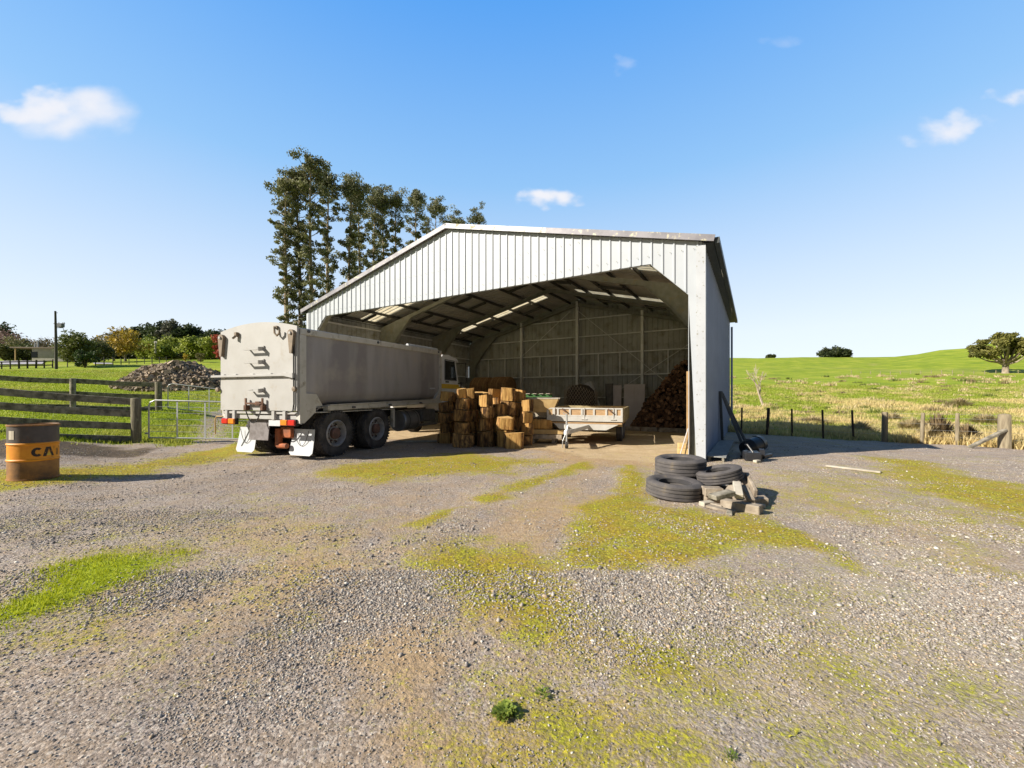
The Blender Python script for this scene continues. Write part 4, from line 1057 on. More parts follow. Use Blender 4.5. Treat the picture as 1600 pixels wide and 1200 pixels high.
# ------------------------------------------------------------------ oil drum
def drum():
    x, y = -7.94, 6.8; z = sz(x, y) - .01
    root = thing('oil_drum', 'rusty oil drum with an orange band and black lettering by the rail fence', 'drum', (x, y, z))
    r, H = .288, .90
    def zone(z0, z1, m, name):
        pr = [(r, z0)]
        zz = z0
        q = MB(); q.lathe([(r, z0), (r, (z0 + z1) / 2), (r, z1)], 48); return q.build(name, m, root, True)
    zone(.02, .315, M['drum_rust'], 'lower_shell'); zone(.335, .575, M['drum_orange'], 'orange_band'); zone(.595, .88, M['drum_grey'], 'upper_shell')
    for zc, nm in ((.325, 'rolling_hoop'), (.585, 'rolling_hoop')):
        q = MB(); q.lathe([(r - .002, zc - .022), (r + .009, zc - .011), (r + .013, zc), (r + .009, zc + .011), (r - .002, zc + .022)], 48); q.build(nm, M['drum_orange'], root, True)
    for zc in (.012, .888):
        q = MB(); q.lathe([(r - .006, zc - .014), (r + .010, zc - .012), (r + .012, zc + .008), (r - .004, zc + .014), (r - .012, zc + .002)], 48, closed=True); q.build('rim', M['drum_rust'], root, True)
    q = MB(); q.lathe([(r - .006, .872), (.02, .868), (.001, .868)], 48); q.lathe([(.035, .87), (.035, .885), (.001, .885)], 12, None, (.17, -.12, 0)); q.build('lid', M['drum_rust'], root)
    # angle facing the camera
    face = math.atan2(-y, -x)
    def wrap(me_verts, ca, zc, rr):
        out = []
        for (a, b, c) in me_verts:
            t = ca + a / r
            out.append(((rr + c) * math.cos(t), (rr + c) * math.sin(t), zc + b))
        return out
    def letter_strip(polys, ca, zc, m, name):
        mb = MB()
        for poly in polys:       # convex quads subdivided along x
            mb.add(wrap([(a, b, .0025) for a, b in poly], ca, zc, r), [tuple(range(len(poly)))])
        mb.build(name, m, root)
    hgt = .125; w = .115; s = .034
    def arcC():
        ps = []; n = 10
        def pt(i, k):
            a = R(45) + (R(270)) * i / n
            return (.066 * k[0] * math.cos(a), .075 * k[1] * math.sin(a))
        for i in range(n):
            ps.append([pt(i, (1, 1)), pt(i + 1, (1, 1)), pt(i + 1, (.36, .5)), pt(i, (.36, .5))])
        return ps
    ca = face + .60
    off = lambda ps, dx: [[(a + dx, b) for a, b in p] for p in ps]
    letter_strip(off(arcC(), -.135), ca, .452, M['letter'], 'lettering')
    A = [[(-.062, -.0625), (-.026, -.0625), (.006, .0625), (-.03, .0625)], [(-.006, .0625), (.02, .0625), (.062, -.0625), (.030, -.0625)]]
    letter_strip(off([[(a * 1.2, b * 1.2) for a, b in p] for p in A], .0), ca, .452, M['letter'], 'lettering')
    letter_strip(off([[(-.034, -.0625), (.036, -.0625), (.003, -.005)]], .0), ca, .452, M['stripe'], 'lettering_mark')
    T = [[(-.055, .032), (.055, .032), (.055, .0625), (-.055, .0625)], [(-.017, -.0625), (.017, -.0625), (.017, .032), (-.017, .032)]]
    letter_strip(off([[(a * 1.2, b * 1.2) for a, b in p] for p in T], .135), ca, .452, M['letter_worn'], 'lettering')
    letter_strip([[(-.045, -.07), (0, -.07), (.045, -.07), (.045, .07), (0, .07), (-.045, .07)]], face - .95, .735, M['tag_cream'], 'sticker')
drum()

# ------------------------------------------------------------------ post and rail fences, gates
def rail_fence(pts, heights, label, nr, name='rail_fence', ends=None, rails=None):
    base = Vector((pts[0][0], pts[0][1], sz(*pts[0])))
    root = thing(name, label, 'fence', base)
    P = [Vector((a, b, sz(a, b))) - base for a, b in pts]
    for i, p in enumerate(P):
        q = MB(); r = (.115 if i == 0 else .085)
        q.lathe([(r, -.2), (r * 1.0, heights), (r * .9, heights + .02), (.001, heights + .03)], 14, None, p, wob=lambda t, h: 1 + .05 * math.sin(3 * t + h * 2) + .03 * math.sin(7 * t))
        q.build('post', M['timber_grey'] if i else M['post_pale2'], root, True)
    dirn = (P[-1] - P[0]).normalized(); sd = Vector((dirn.y, -dirn.x, 0)).normalized()
    for i in range(len(P) - 1):
        for k in range(nr):
            f = (k + .55) / nr
            z = heights * (.10 + .88 * k / (nr - 1)) - .05
            a = P[i] + Vector((0, 0, z + random.uniform(-.02, .02))) + sd * .13 - dirn * .02
            b = P[i + 1] + Vector((0, 0, z + random.uniform(-.02, .02))) + sd * .13 - dirn * .03
            q = MB(); q.bar(a, (a + b) / 2 + Vector((0, 0, -.025)), .055, .185, bev=.008); q.bar((a + b) / 2 + Vector((0, 0, -.025)), b, .055, .185, bev=.008); q.build('rail', M['timber_grey'], root)
    return root
M['post_pale2'] = nmat('mossy_grey_post', (.22, .20, .14), (.11, .10, .07), 6, .9, 0, .5, 20, .15, stretch=(3, 3, .5), stain=(.26, .25, .17), sscale=9, slo=.56, shi=.7)
rail_fence([(-10.37, 11.3), (-13.25, 9.8), (-15.9, 8.4), (-18.5, 7.0)], 1.2, 'near dark timber rail fence behind the orange banded drum', 4)
rail_fence([(-14.15, 16.4), (-16.4, 15.3), (-18.6, 14.3), (-21, 13.2), (-23.5, 12.1)], 1.12, 'further dark timber rail fence in front of the firewood heap', 3)
def gate(p0, p1, h, label, nst, npw):
    a = Vector((p0[0], p0[1], sz(*p0))); b = Vector((p1[0], p1[1], sz(*p1)))
    root = thing('farm_gate', label, 'gate', a)
    d = b - a; d.z *= .6
    def P(t, z): return Vector((d.x * t, d.y * t, d.z * t + z))
    q = MB(); z0 = .1
    q.tube([P(.0, z0), P(.0, h - .16), P(.012, h - .06), P(.045, h), P(.955, h), P(.988, h - .06), P(1, h - .16), P(1, z0), P(0, z0)], .021, 8)
    q.build('gate_frame', M['galv'], root, True)
    for i in range(nst):
        t = (i + 1) / (nst + 1); q = MB(); q.box(P(t, (h + z0) / 2), (.035, .012, h - z0), rot('Z', math.atan2(d.y, d.x))); q.build('gate_stay', M['flap'], root)
    for i in range(npw):
        z = z0 + (h - z0) * (i + 1) / (npw + 1); q = MB(); q.tube([P(0.005, z), P(.995, z)], .0055, 5); q.build('gate_wire', M['wire'], root)
    q = MB()
    for z in (z0 + .12, h - .2): q.box(P(-.012, z), (.1, .04, .05), rot('Z', math.atan2(d.y, d.x)))
    q.build('gate_hinge', M['galv'], root)
gate((-10.15, 11.45), (-6.6, 11.95), 1.15, 'pipe farm gate beside the near fence post and truck', 4, 5)
gate((-13.9, 16.55), (-10.3, 17.3), 1.1, 'pipe farm gate in front of the firewood heap, further away', 4, 5)

# ------------------------------------------------------------------ wire fence on the right
def wire_fence():
    pts = [(9.22, 16.47), (9.9, 15.9), (10.53, 15.39), (11.25, 14.8), (11.9, 14.27), (12.5, 13.75), (13.2, 13.2), (13.8, 12.7), (14.4, 11.98), (15.1, 11.75), (16.3, 10.8), (17.6, 9.7)]
    base = Vector((pts[0][0], pts[0][1], sz(*pts[0])))
    root = thing('wire_fence', 'post and wire fence along the edge of the rough grass paddock', 'fence', base)
    P = []
    for i, (x, y) in enumerate(pts):
        p = Vector((x, y, sz(x, y))) - base; P.append(p)
        q = MB()
        if i in (8,):
            q.lathe([(.135, -.2), (.135, .95), (.12, 1.0), (.001, 1.02)], 16, None, p, wob=lambda t, h: 1 + .05 * math.sin(4 * t + h) + .03 * math.sin(9 * t)); mt = M['post_pale']
            q.build('strainer_post', mt, root, True); continue
        r, hh = ((.085, 1.0) if i == 5 else (.05, 1.0)) if i >= 5 else ((.055, 1.04) if i == 1 else (.032, 1.03))
        mt = M['post_dark'] if i < 5 else M['post_pale']
        ln = Vector((random.uniform(-.05, .05), random.uniform(-.03, .03), 0))
        q.tube([p + Vector((0, 0, -.2)), p + ln * .5 + Vector((0, 0, hh * .5)), p + ln + Vector((0, 0, hh))], [r, r, r * .94], 10)
        q.build('post', mt, root, True)
    q = MB(); a = P[8] + Vector((-.05, -.08, .55)); b = P[8] + Vector((-1.15, -.1, .03)); q.bar(a, b, .11, .09, bev=.02); q.build('stay', M['timber_grey'], root)
    for z in (.25, .45, .65, .83, .96):
        q = MB(); q.tube([p + Vector((0, -.0, z)) for p in P], .0028, 4); q.build('wire', M['wire'], root)
wire_fence()
def far_fence(pts, label, h=1.1, r=.06, mat='post_pale', rails=0):
    base = Vector((pts[0][0], pts[0][1], sz(*pts[0])))
    root = thing('paddock_fence', label, 'fence', base); P = []
    for (x, y) in pts:
        p = Vector((x, y, sz(x, y))) - base; P.append(p)
        q = MB(); q.tube([p + Vector((0, 0, -.3)), p + Vector((random.uniform(-.06, .06), 0, h * random.uniform(.9, 1.1)))], r * random.uniform(.8, 1.3), 6); q.build('post', M[mat], root)
    for k in range(rails):
        z = h * (.35 + .5 * k / max(1, rails - 1))
        for a, b in zip(P[:-1], P[1:]):
            q = MB(); q.bar(a + Vector((0, -.08, z)), b + Vector((0, -.08, z)), .04, .15); q.build('rail', M[mat], root)
    if not rails:
        for z in (.5, .9):
            q = MB(); q.tube([p + Vector((0, 0, z)) for p in P], .008, 4); q.build('wire', M['wire'], root)
def line(px0, d0, px1, d1, n):
    a = at(px0, d0); b = at(px1, d1)
    return [(a.x + (b.x - a.x) * i / (n - 1), a.y + (b.y - a.y) * i / (n - 1)) for i in range(n)]
far_fence(line(-40, 56, 82, 60, 10), 'far timber rail fence beside the pale road and power pole', 1.15, .09, 'pole', 2)
far_fence(line(90, 60, 260, 72, 14), 'far post and wire fence below the yellow autumn tree', 1.2, .06, 'pole')
far_fence(line(1330, 140, 1720, 124, 24), 'far pale post fence at the foot of the green hill', 1.1, .08, 'post_pale')

# ------------------------------------------------------------------ heaps of split wood
def wedge(mb, c, Mx, ln, w, kind=0, mi=0):
    if kind == 0: poly = [(-w * .5, -w * .35), (w * .55, -w * .3), (w * .05, w * .55)]
    elif kind == 1: poly = [(-w * .5, -w * .4), (w * .5, -w * .35), (w * .45, w * .3), (-w * .1, w * .5)]
    else: poly = [(w * .5 * math.cos(a), w * .45 * math.sin(a)) for a in (.2, 1.1, 2.2, 3.1, 4.2, 5.3)]
    c = Vector(c)
    mb.prism(poly, lambda a, b, t: c + Mx @ Vector((t, a, b)), -ln / 2, ln / 2, mi)
def rmat(): return (Matrix.Rotation(random.uniform(0, 2 * PI), 3, 'Z') @ Matrix.Rotation(random.uniform(-.7, .7), 3, 'Y') @ Matrix.Rotation(random.uniform(0, 2 * PI), 3, 'X'))
def variants(nm, mats, ln, w, n=6):
    out = []
    for i in range(n):
        mb = MB(); wedge(mb, (0, 0, 0), Matrix.Identity(3), ln * random.uniform(.8, 1.15), w * random.uniform(.8, 1.25), i % 3)
        out.append(mb.build(nm, mats))
    return out
def heap(name, mats, stuffmat, label, cat, group, stufflabel, surf_pts, inner_pts, ln, w, orient=None):
    vs = variants(name, mats, ln, w)
    used = set()
    for i, p in enumerate(surf_pts):
        src = vs[i % len(vs)]
        o = src if i < len(vs) else src.copy()
        if i >= len(vs): COL.objects.link(o)
        Mx = (orient() if orient else rmat()).to_4x4(); Mx.translation = p
        o.matrix_world = Mx
        tag(o, label, cat, group)
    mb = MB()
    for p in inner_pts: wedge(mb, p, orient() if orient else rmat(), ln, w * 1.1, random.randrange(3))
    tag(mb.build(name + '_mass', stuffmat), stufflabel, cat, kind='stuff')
# dark firewood in the back corner of the shed
def fw_h(x, y):
    return 2.95 * min(1, max(0, (x - 7.7) / 1.1)) ** .8 * min(1, max(0, (3.7 - y) / 2.1)) ** .75
sp = []; ip = []
tries = 0
while len(sp) < 285 and tries < 30000:
    tries += 1
    x = random.uniform(7.75, 9.6) if random.random() < .75 else random.uniform(7.75, 10.6); y = random.uniform(.35, 4.4); h = fw_h(x, y)
    if h < .08: continue
    p = S(x, y, h + random.uniform(-.03, .05))
    if all((p - q).length > .115 for q in sp): sp.append(p)
for i in range(900):
    x = random.uniform(7.8, 10.6); y = random.uniform(.35, 4.35); h = fw_h(x, y)
    if h > .1: ip.append(S(x, y, max(.05, h - random.uniform(.02, .22))))
for i in range(420):
    x = random.uniform(7.8, 8.9); y = random.uniform(.35, 4.3); h = fw_h(x, y)
    if h > .15: ip.append(S(x, y, random.uniform(.05, h)))
def fw_or():
    return Matrix.Rotation(SHED_A + random.uniform(-.5, .5), 3, 'Z') @ Matrix.Rotation(random.uniform(-.45, .45), 3, 'Y') @ Matrix.Rotation(random.uniform(0, 6.28), 3, 'X')
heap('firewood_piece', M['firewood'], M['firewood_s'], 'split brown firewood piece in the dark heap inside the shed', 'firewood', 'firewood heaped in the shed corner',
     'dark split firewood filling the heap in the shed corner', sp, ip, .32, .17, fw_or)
# weathered heap in the paddock
HC = at(282, 25.5)
def ph(dx, dy):
    q = (dx / 3.5) ** 2 + (dy / 2.6) ** 2
    r = max(0, 1 - q ** .5) 
    return 1.6 * min(1, r * 1.45) ** .9 * (.9 + .1 * math.sin(dx * 3 + 1) )
sp = []; ip = []; tries = 0
while len(sp) < 290 and tries < 30000:
    tries += 1
    dx = random.uniform(-3.4, 3.5); dy = random.uniform(-2.6, .9); h = ph(dx, dy)
    if h < .06: continue
    x, y = HC.x + dx, HC.y + dy; p = Vector((x, y, sz(x, y) + h + random.uniform(-.04, .08)))
    if all((p - q).length > .14 for q in sp): sp.append(p)
for i in range(2600):
    dx = random.uniform(-3.5, 3.5); dy = random.uniform(-2.6, 2.6); h = ph(dx, dy)
    if h < .05: continue
    x, y = HC.x + dx, HC.y + dy; ip.append(Vector((x, y, sz(x, y) + max(.05, h - abs(random.gauss(0, .12))))))
heap('wood_chunk', M['pile_wood'], M['pile_s'], 'weathered split wood chunk on the big heap in the left paddock', 'firewood', 'wood chunks heaped in the paddock',
     'mass of weathered split wood in the paddock heap', sp, ip, .32, .19)

# ------------------------------------------------------------------ stacked log rounds by the truck
def log_round(c, r, h, label, lean=(0, 0), splitface=False, seed=0, group='log rounds stacked at the shed mouth'):
    rs = random.Random(seed)
    ph1, ph2 = rs.uniform(0, 6), rs.uniform(0, 6); e = rs.uniform(.04, .10)
    n = 30; rs2 = random.Random(seed + 900)
    o = thing('log_round', label, 'log', c, rs.uniform(0, .4), group)
    o.rotation_euler = (lean[0], lean[1], rs.uniform(-.3, .3))
    cut = rs.uniform(.45, .75) * r if splitface else None
    fa = R(-100) + rs.uniform(-.5, .5)
    def ring(z, k):
        pts = []
        for j in range(n):
            t = 2 * PI * j / n
            q = r * k * (1 + e * math.sin(2 * t + ph1) + .07 * math.sin(3 * t + ph2) + .05 * math.sin(5 * t + ph2 + z) + .05 * math.sin(8 * t + z * 5 + ph1) + rs2.uniform(-.05, .05))
            x, y = q * math.cos(t), q * math.sin(t)
            if cut is not None:
                ux, uy = math.cos(fa), math.sin(fa); dd = x * ux + y * uy
                if dd > cut: x -= (dd - cut) * ux; y -= (dd - cut) * uy
            pts.append((x, y, z))
        return pts
    tl0 = rs.uniform(-.14, .14); tl1 = rs.uniform(-.1, .14)
    rings = [ring(0, .98), ring(h * .3, 1.02), ring(h * .7, .99), [(x, y, z + tl0 * x + tl1 * y - .02) for x, y, z in ring(h, .97)]]
    mb = MB(); vs = [p for rr in rings for p in rr]
    fs = [(i * n + j, i * n + (j + 1) % n, (i + 1) * n + (j + 1) % n, (i + 1) * n + j) for i in range(3) for j in range(n)]
    mi = []
    mb.v = vs
    for f in fs:
        mid = sum((Vector(vs[q]) for q in f), Vector()) / 4
        flat = cut is not None and (mid.x * math.cos(fa) + mid.y * math.sin(fa)) > cut - .012
        mb.f.append(list(f)); mb.m.append(1 if flat else 0); mb.c.append((1, 1, 1))
    mb.build('bark', [M['bark'], M['split']], o, True)
    q = MB(); q.add([(x, y, z + .002) for x, y, z in rings[3]], [tuple(range(n))])
    q.build('end_grain', M['endgrain'], o)
    return o
# columns: (px, depth, [(radius, height, split)...from the ground], description)
COLS = [
    (697, 12.75, [(.22, 0.340, 0), (.21, 0.326, 0), (.23, 0.326, 0), (.21, 0.326, 0), (.21, 0.311, 0)], 'leftmost column'),
    (712, 13.1, [(.22, 0.331, 0), (.21, 0.331, 0), (.22, 0.317, 0), (.2, 0.302, 0), (.2, 0.288, 0)], 'column behind the leftmost two'),
    (723, 11.85, [(.28, .40, 0), (.21, .36, 0), (.245, .33, 0), (.19, .32, 0), (.16, .30, 1)], 'big based column nearest the truck'),
    (735, 12.35, [(.21, 0.360, 0), (.2, 0.360, 0), (.19, 0.360, 0), (.19, 0.324, 0), (.175, 0.324, 1)], 'column with a pale split top beside the cab'),
    (761, 11.9, [(.225, .48, 0), (.215, .36, 0), (.235, .32, 0), (.19, .36, 1)], 'front column with a bright split top in the middle'),
    (752, 12.65, [(.22, 0.352, 0), (.22, 0.352, 0), (.21, 0.352, 0), (.2, 0.336, 0), (.23, 0.208, 0)], 'tall column behind the bright split log'),
    (774, 12.55, [(.2, 0.396, 0), (.2, 0.396, 0), (.2, 0.344, 0), (.19, 0.310, 0), (.2, 0.275, 1)], 'middle rear column with pale split top'),
    (779, 12.15, [(.18, .42, 0), (.18, .42, 0), (.18, .42, 0)], 'short column in the middle of the stack'),
    (795, 12.3, [(.22, .46, 0), (.2, .44, 0), (.22, .42, 0), (.22, .42, 0)], 'thick dark column right of the middle'),
    (811, 12.5, [(.19, .44, 0), (.17, .42, 0), (.17, .42, 0), (.17, .40, 0)], 'slim column near the right end'),
    (823, 12.2, [(.19, .32, 0), (.16, .36, 0), (.16, .34, 0), (.16, .36, 1)], 'rightmost column with a sunlit split top'),
    (786, 11.75, [(.235, .52, 0), (.23, .36, 1)], 'low front pair leaning beside the orange log'),
    (795, 12.0, [(.2, .5, 0), (.17, .36, 1)], 'low pair behind the orange log'),
    (805, 11.45, [(.32, .46, 1)], 'front'),
]
sd = 0
for px, d, lst, desc in COLS:
    b = at(px, d); z = sz(b.x, b.y) - .01
    for i, (r, h, spf) in enumerate(lst):
        sd += 1
        rs = random.Random(sd * 3)
        if desc == 'front': lab = 'squat bright orange log round on the ground in front of the stack'
        else:
            pos = 'topmost' if i == len(lst) - 1 else ORD[i + 1]
            lab = f'{pos} log round of the {desc}'
        log_round((b.x + rs.uniform(-.045, .045), b.y + rs.uniform(-.04, .04), z), r * rs.uniform(.86, 1.06), h - .006, lab, (rs.uniform(-.05, .05), rs.uniform(-.06, .06)), bool(spf) or rs.random() < .2, sd)
        z += h
# ------------------------------------------------------------------ timber beside the logs
TR = R(18.9)
def plank_stack():
    b = at(848, 12.9); z = sz(b.x, b.y)
    rz = R(-12)
    def beam(name, label, cat, off, sz_, mat, tilt=0, group=None, z0=0, bev=.012):
        o = MB().box((0, 0, sz_[2] / 2), sz_, None, 0, bev).build(name, mat)
        o.location = (b.x + off[0], b.y + off[1], z + z0); o.rotation_euler = (0, tilt, rz + off[2] if len(off) > 2 else rz)
        tag(o, label, cat, group); return o
    beam('timber_beam', 'grey timber bearer on the floor under the timber stack, left one', 'timber', (-.25, .1, R(90)), (1.0, .1, .14), M['old_sawn'])
    beam('timber_beam', 'grey timber bearer on the floor under the timber stack, right one', 'timber', (.4, .1, R(90)), (1.0, .1, .14), M['old_sawn'])
    k = 0
    desc = ['lowest front', 'lowest middle', 'lowest rear', 'second layer front', 'second layer rear']
    for i, (dy, zz, ww) in enumerate(((-.25, .14, .24), (.05, .14, .24), (.35, .14, .26), (-.2, .29, .3), (.2, .29, .3))):
        beam('timber_slab', f'brown sawn slab in the timber stack, {desc[i]} slab', 'timber', (.05 + random.uniform(-.05, .05), dy, random.uniform(-.03, .03)), (1.15, ww, .14), M['old_sawn'] if i < 3 else M['sawn'], z0=zz)
    beam('timber_block', 'thick orange timber block lying on the slab stack', 'timber', (-.02, -.12), (.62, .3, .30), M['split'], z0=.44, bev=.03)
    beam('timber_block', 'dark timber block at the back of the slab stack', 'timber', (.1, .28), (.8, .3, .34), M['old_sawn'], z0=.44, bev=.03)
    beam('packing_timber', 'thin pale packing timber under the wooden trough', 'timber', (-.1, .05), (.9, .1, .16), M['pale_board'], z0=.80)
    # wedge-ended wooden trough
    t = thing('wooden_trough', 'wooden trough with flared end resting on top of the timber stack', 'trough', (b.x + .02, b.y - .05, z + .96), rz)
    def fl(a, bb): return None
    q = MB()
    top = [(-.48, -.26), (.48, -.26), (.48, .26), (-.48, .26)]; bot = [(-.30, -.18), (.30, -.18), (.30, .18), (-.30, .18)]
    vs = [(x, y, .40) for x, y in top] + [(x, y, 0) for x, y in bot] + [(x * .9, y * .86, .40) for x, y in top] + [(x * .86, y * .8, .04) for x, y in bot]
    q.add(vs, [(0, 4, 5, 1), (1, 5, 6, 2), (2, 6, 7, 3), (3, 7, 4, 0), (4, 7, 6, 5), (8, 9, 13, 12), (9, 10, 14, 13), (10, 11, 15, 14), (11, 8, 12, 15), (12, 13, 14, 15), (0, 1, 9, 8), (1, 2, 10, 9), (2, 3, 11, 10), (3, 0, 8, 11)])
    q.build('trough_shell', M['sawn'], t)
    q = MB(); q.box((0, -.235, .425), (1.0, .06, .045), bev=.008); q.box((0, .235, .425), (1.0, .06, .045), bev=.008); q.build('trough_rim', M['pale_board'], t)
    g = thing('green_pallet', 'green painted pallet with pale top boards on the wooden trough', 'pallet', (b.x - .18, b.y + .3, z + 1.42), rz)
    q = MB()
    for y in (-.3, 0, .3): q.box((0, y, .05), (.95, .07, .1), bev=.006)
    q.build('bearer', M['green_paint'], g)
    q = MB()
    for x in (-.42, -.21, 0, .21, .42): q.box((x, 0, .112), (.12, .8, .022), bev=.004)
    q.build('top_board', M['pale_board'], g)
plank_stack()

# ------------------------------------------------------------------ flat-bed trailer
def trailer():
    fr = Vector((3.22, 11.9, 0)); A = R(90) - TR     # local x: backwards from the front board, y: to the left
    root = thing('box_trailer', 'white tandem box trailer with a timber sided tray in the shed mouth', 'trailer', fr, A)
    Wd, Ln = 2.27, 3.3
    z0, z1 = .66, 1.115
    # front board: frame with four plywood panels above a solid skirt
    q = MB(); q.box((.02, Wd / 2, z1 - .02), (.045, Wd, .045), bev=.006); q.box((.02, Wd / 2, z1 - .24), (.045, Wd, .05), bev=.006)
    for y in (.03, .2, .47, .83, 1.19, 1.55, 1.92, 2.06, Wd - .03): q.box((.02, y, z1 - .13), (.043, .06, .18), bev=.005)
    fb = q.build('front_board', M['trailer_w'], root)
    q = MB(); q.box((.03, Wd / 2, z1 - .13), (.014, Wd - .08, .19)); q.build('plywood_panel', M['ply'], fb)
    q = MB(); q.box((.015, Wd / 2, z1 - .335), (.05, Wd, .14), bev=.006); q.build('front_skirt', M['trailer_w'], fb)
    for y in (.27, 1.12, 2.02):
        q = MB(); q.box((-.012, y, z1 - .18), (.02, .03, .36)); q.bar((-.02, y - .08, z1 - .335), (-.02, y + .08, z1 - .335), .03, .02); q.build('latch', M['trailer_w'], fb)
    for y in (.42, 1.78):
        q = MB(); q.bar((-.03, y, z1 - .03), (-.06, y - .12, z1 - .12), .05, .035); q.build('clamp', M['rust'], fb)
    # side and tail boards
    for y in (.02, Wd - .02):
        q = MB(); q.box((Ln / 2 + .03, y, z1 - .21), (Ln - .06, .035, .42), bev=.005); sb = q.build('side_board', M['trailer_side'], root)
        q = MB()
        for x in (.45, 1.1, 1.75, 2.4, 3.0): MB().box((x, y + (-.03 if y < 1 else .03), z1 - .21), (.05, .03, .42), bev=.004).build('side_stake', M['trailer_side'], sb)
    q = MB(); q.box((Ln, Wd / 2, z1 - .21), (.035, Wd, .42), bev=.005); q.build('tail_board', M['trailer_side'], root)
    q = MB(); q.box((Ln / 2, Wd / 2, z0 + .0), (Ln - .05, Wd - .06, .04)); q.build('tray_floor', M['ply'], root)
    # chassis beam with chamfered ends below the front board
    q = MB(); q.prism([(.12, z0 - .025), (Wd - .22, z0 - .025), (Wd - .40, z0 - .20), (.48, z0 - .20)], lambda a, b, t: (t, a, b), .03, .08); q.build('front_beam', M['trailer_w'], root)
    q = MB()
    for y in (.4, Wd - .4): q.box((Ln / 2, y, z0 - .08), (Ln - .2, .06, .11))
    q.build('chassis', M['trailer_w'], root)
    # drawbar (A-frame), coupling, jockey wheel
    q = MB(); tip = (-1.12, Wd / 2 + .25, .47)
    for y in (1.0, 1.72): q.bar((.06, y, z0 - .10), tip, .06, .11, bev=.006)
    q.build('drawbar', M['trailer_w'], root)
    q = MB(); q.box((-1.2, Wd / 2 + .26, .50), (.28, .09, .12), bev=.02); q.lathe([(.06, -.05), (.065, .0), (.05, .06), (.001, .07)], 14, None, (-1.32, Wd / 2 + .265, .48)); q.bar((-1.22, Wd / 2 + .27, .55), (-1.12, Wd / 2 + .26, .66), .04, .03)
    q.build('coupling', M['cab_white'], root, True)
    q = MB(); jx, jy = -1.02, Wd / 2 + .31
    q.tube([(jx, jy, .18), (jx, jy, .98)], .026, 10); q.tube([(jx, jy, .96), (jx, jy + .08, .98), (jx, jy + .10, 1.02)], .012, 6); q.box((jx, jy - .02, .5), (.09, .1, .1), bev=.01)
    q.box((jx, jy, .14), (.05, .09, .12), bev=.01)
    jk = q.build('jockey_stand', M['galv'], root, True)
    q = MB(); q.lathe([(.001, -.03), (.06, -.035), (.10, -.03), (.105, 0), (.10, .03), (.06, .035), (.001, .03)], 20, AX, (jx, jy, .105)); q.build('jockey_wheel', M['black'], jk, True)
    q = MB()
    pts = [(-1.25, Wd / 2 + .3, .42), (-1.3, Wd / 2 + .36, .25), (-1.28, Wd / 2 + .38, .05)]
    q.tube(pts, .014, 6); q.build('safety_chain', M['galv'], root)
    # tandem wheels with guards, right and left
    for y, s in ((.10, 1), (Wd - .10, -1)):
        for x in (1.55, 2.35):
            w = bpy.data.objects.new('wheel', None); COL.objects.link(w); w.parent = root; w.location = (x, y, .335)
            t = MB(); t.lathe(tyre_prof(.335, .2, .2), 40, AX, (0, s * .1, 0), closed=True); t.build('tyre', M['rubber'], w, True)
            t = MB(); t.lathe([(.205, .04 * s), (.19, .02 * s), (.15, .06 * s), (.06, .05 * s), (.001, .03 * s)], 28, rot('X', R(-90))); t.build('rim', M['trailer_w'], w, True)
        q = MB(); q.box((1.95, y + s * .11, .70), (1.75, .26, .02)); q.box((1.09, y + s * .11, .60), (.02, .26, .2)); q.box((2.81, y + s * .11, .60), (.02, .26, .2)); q.build('mudguard', M['trailer_side'], root)
trailer()

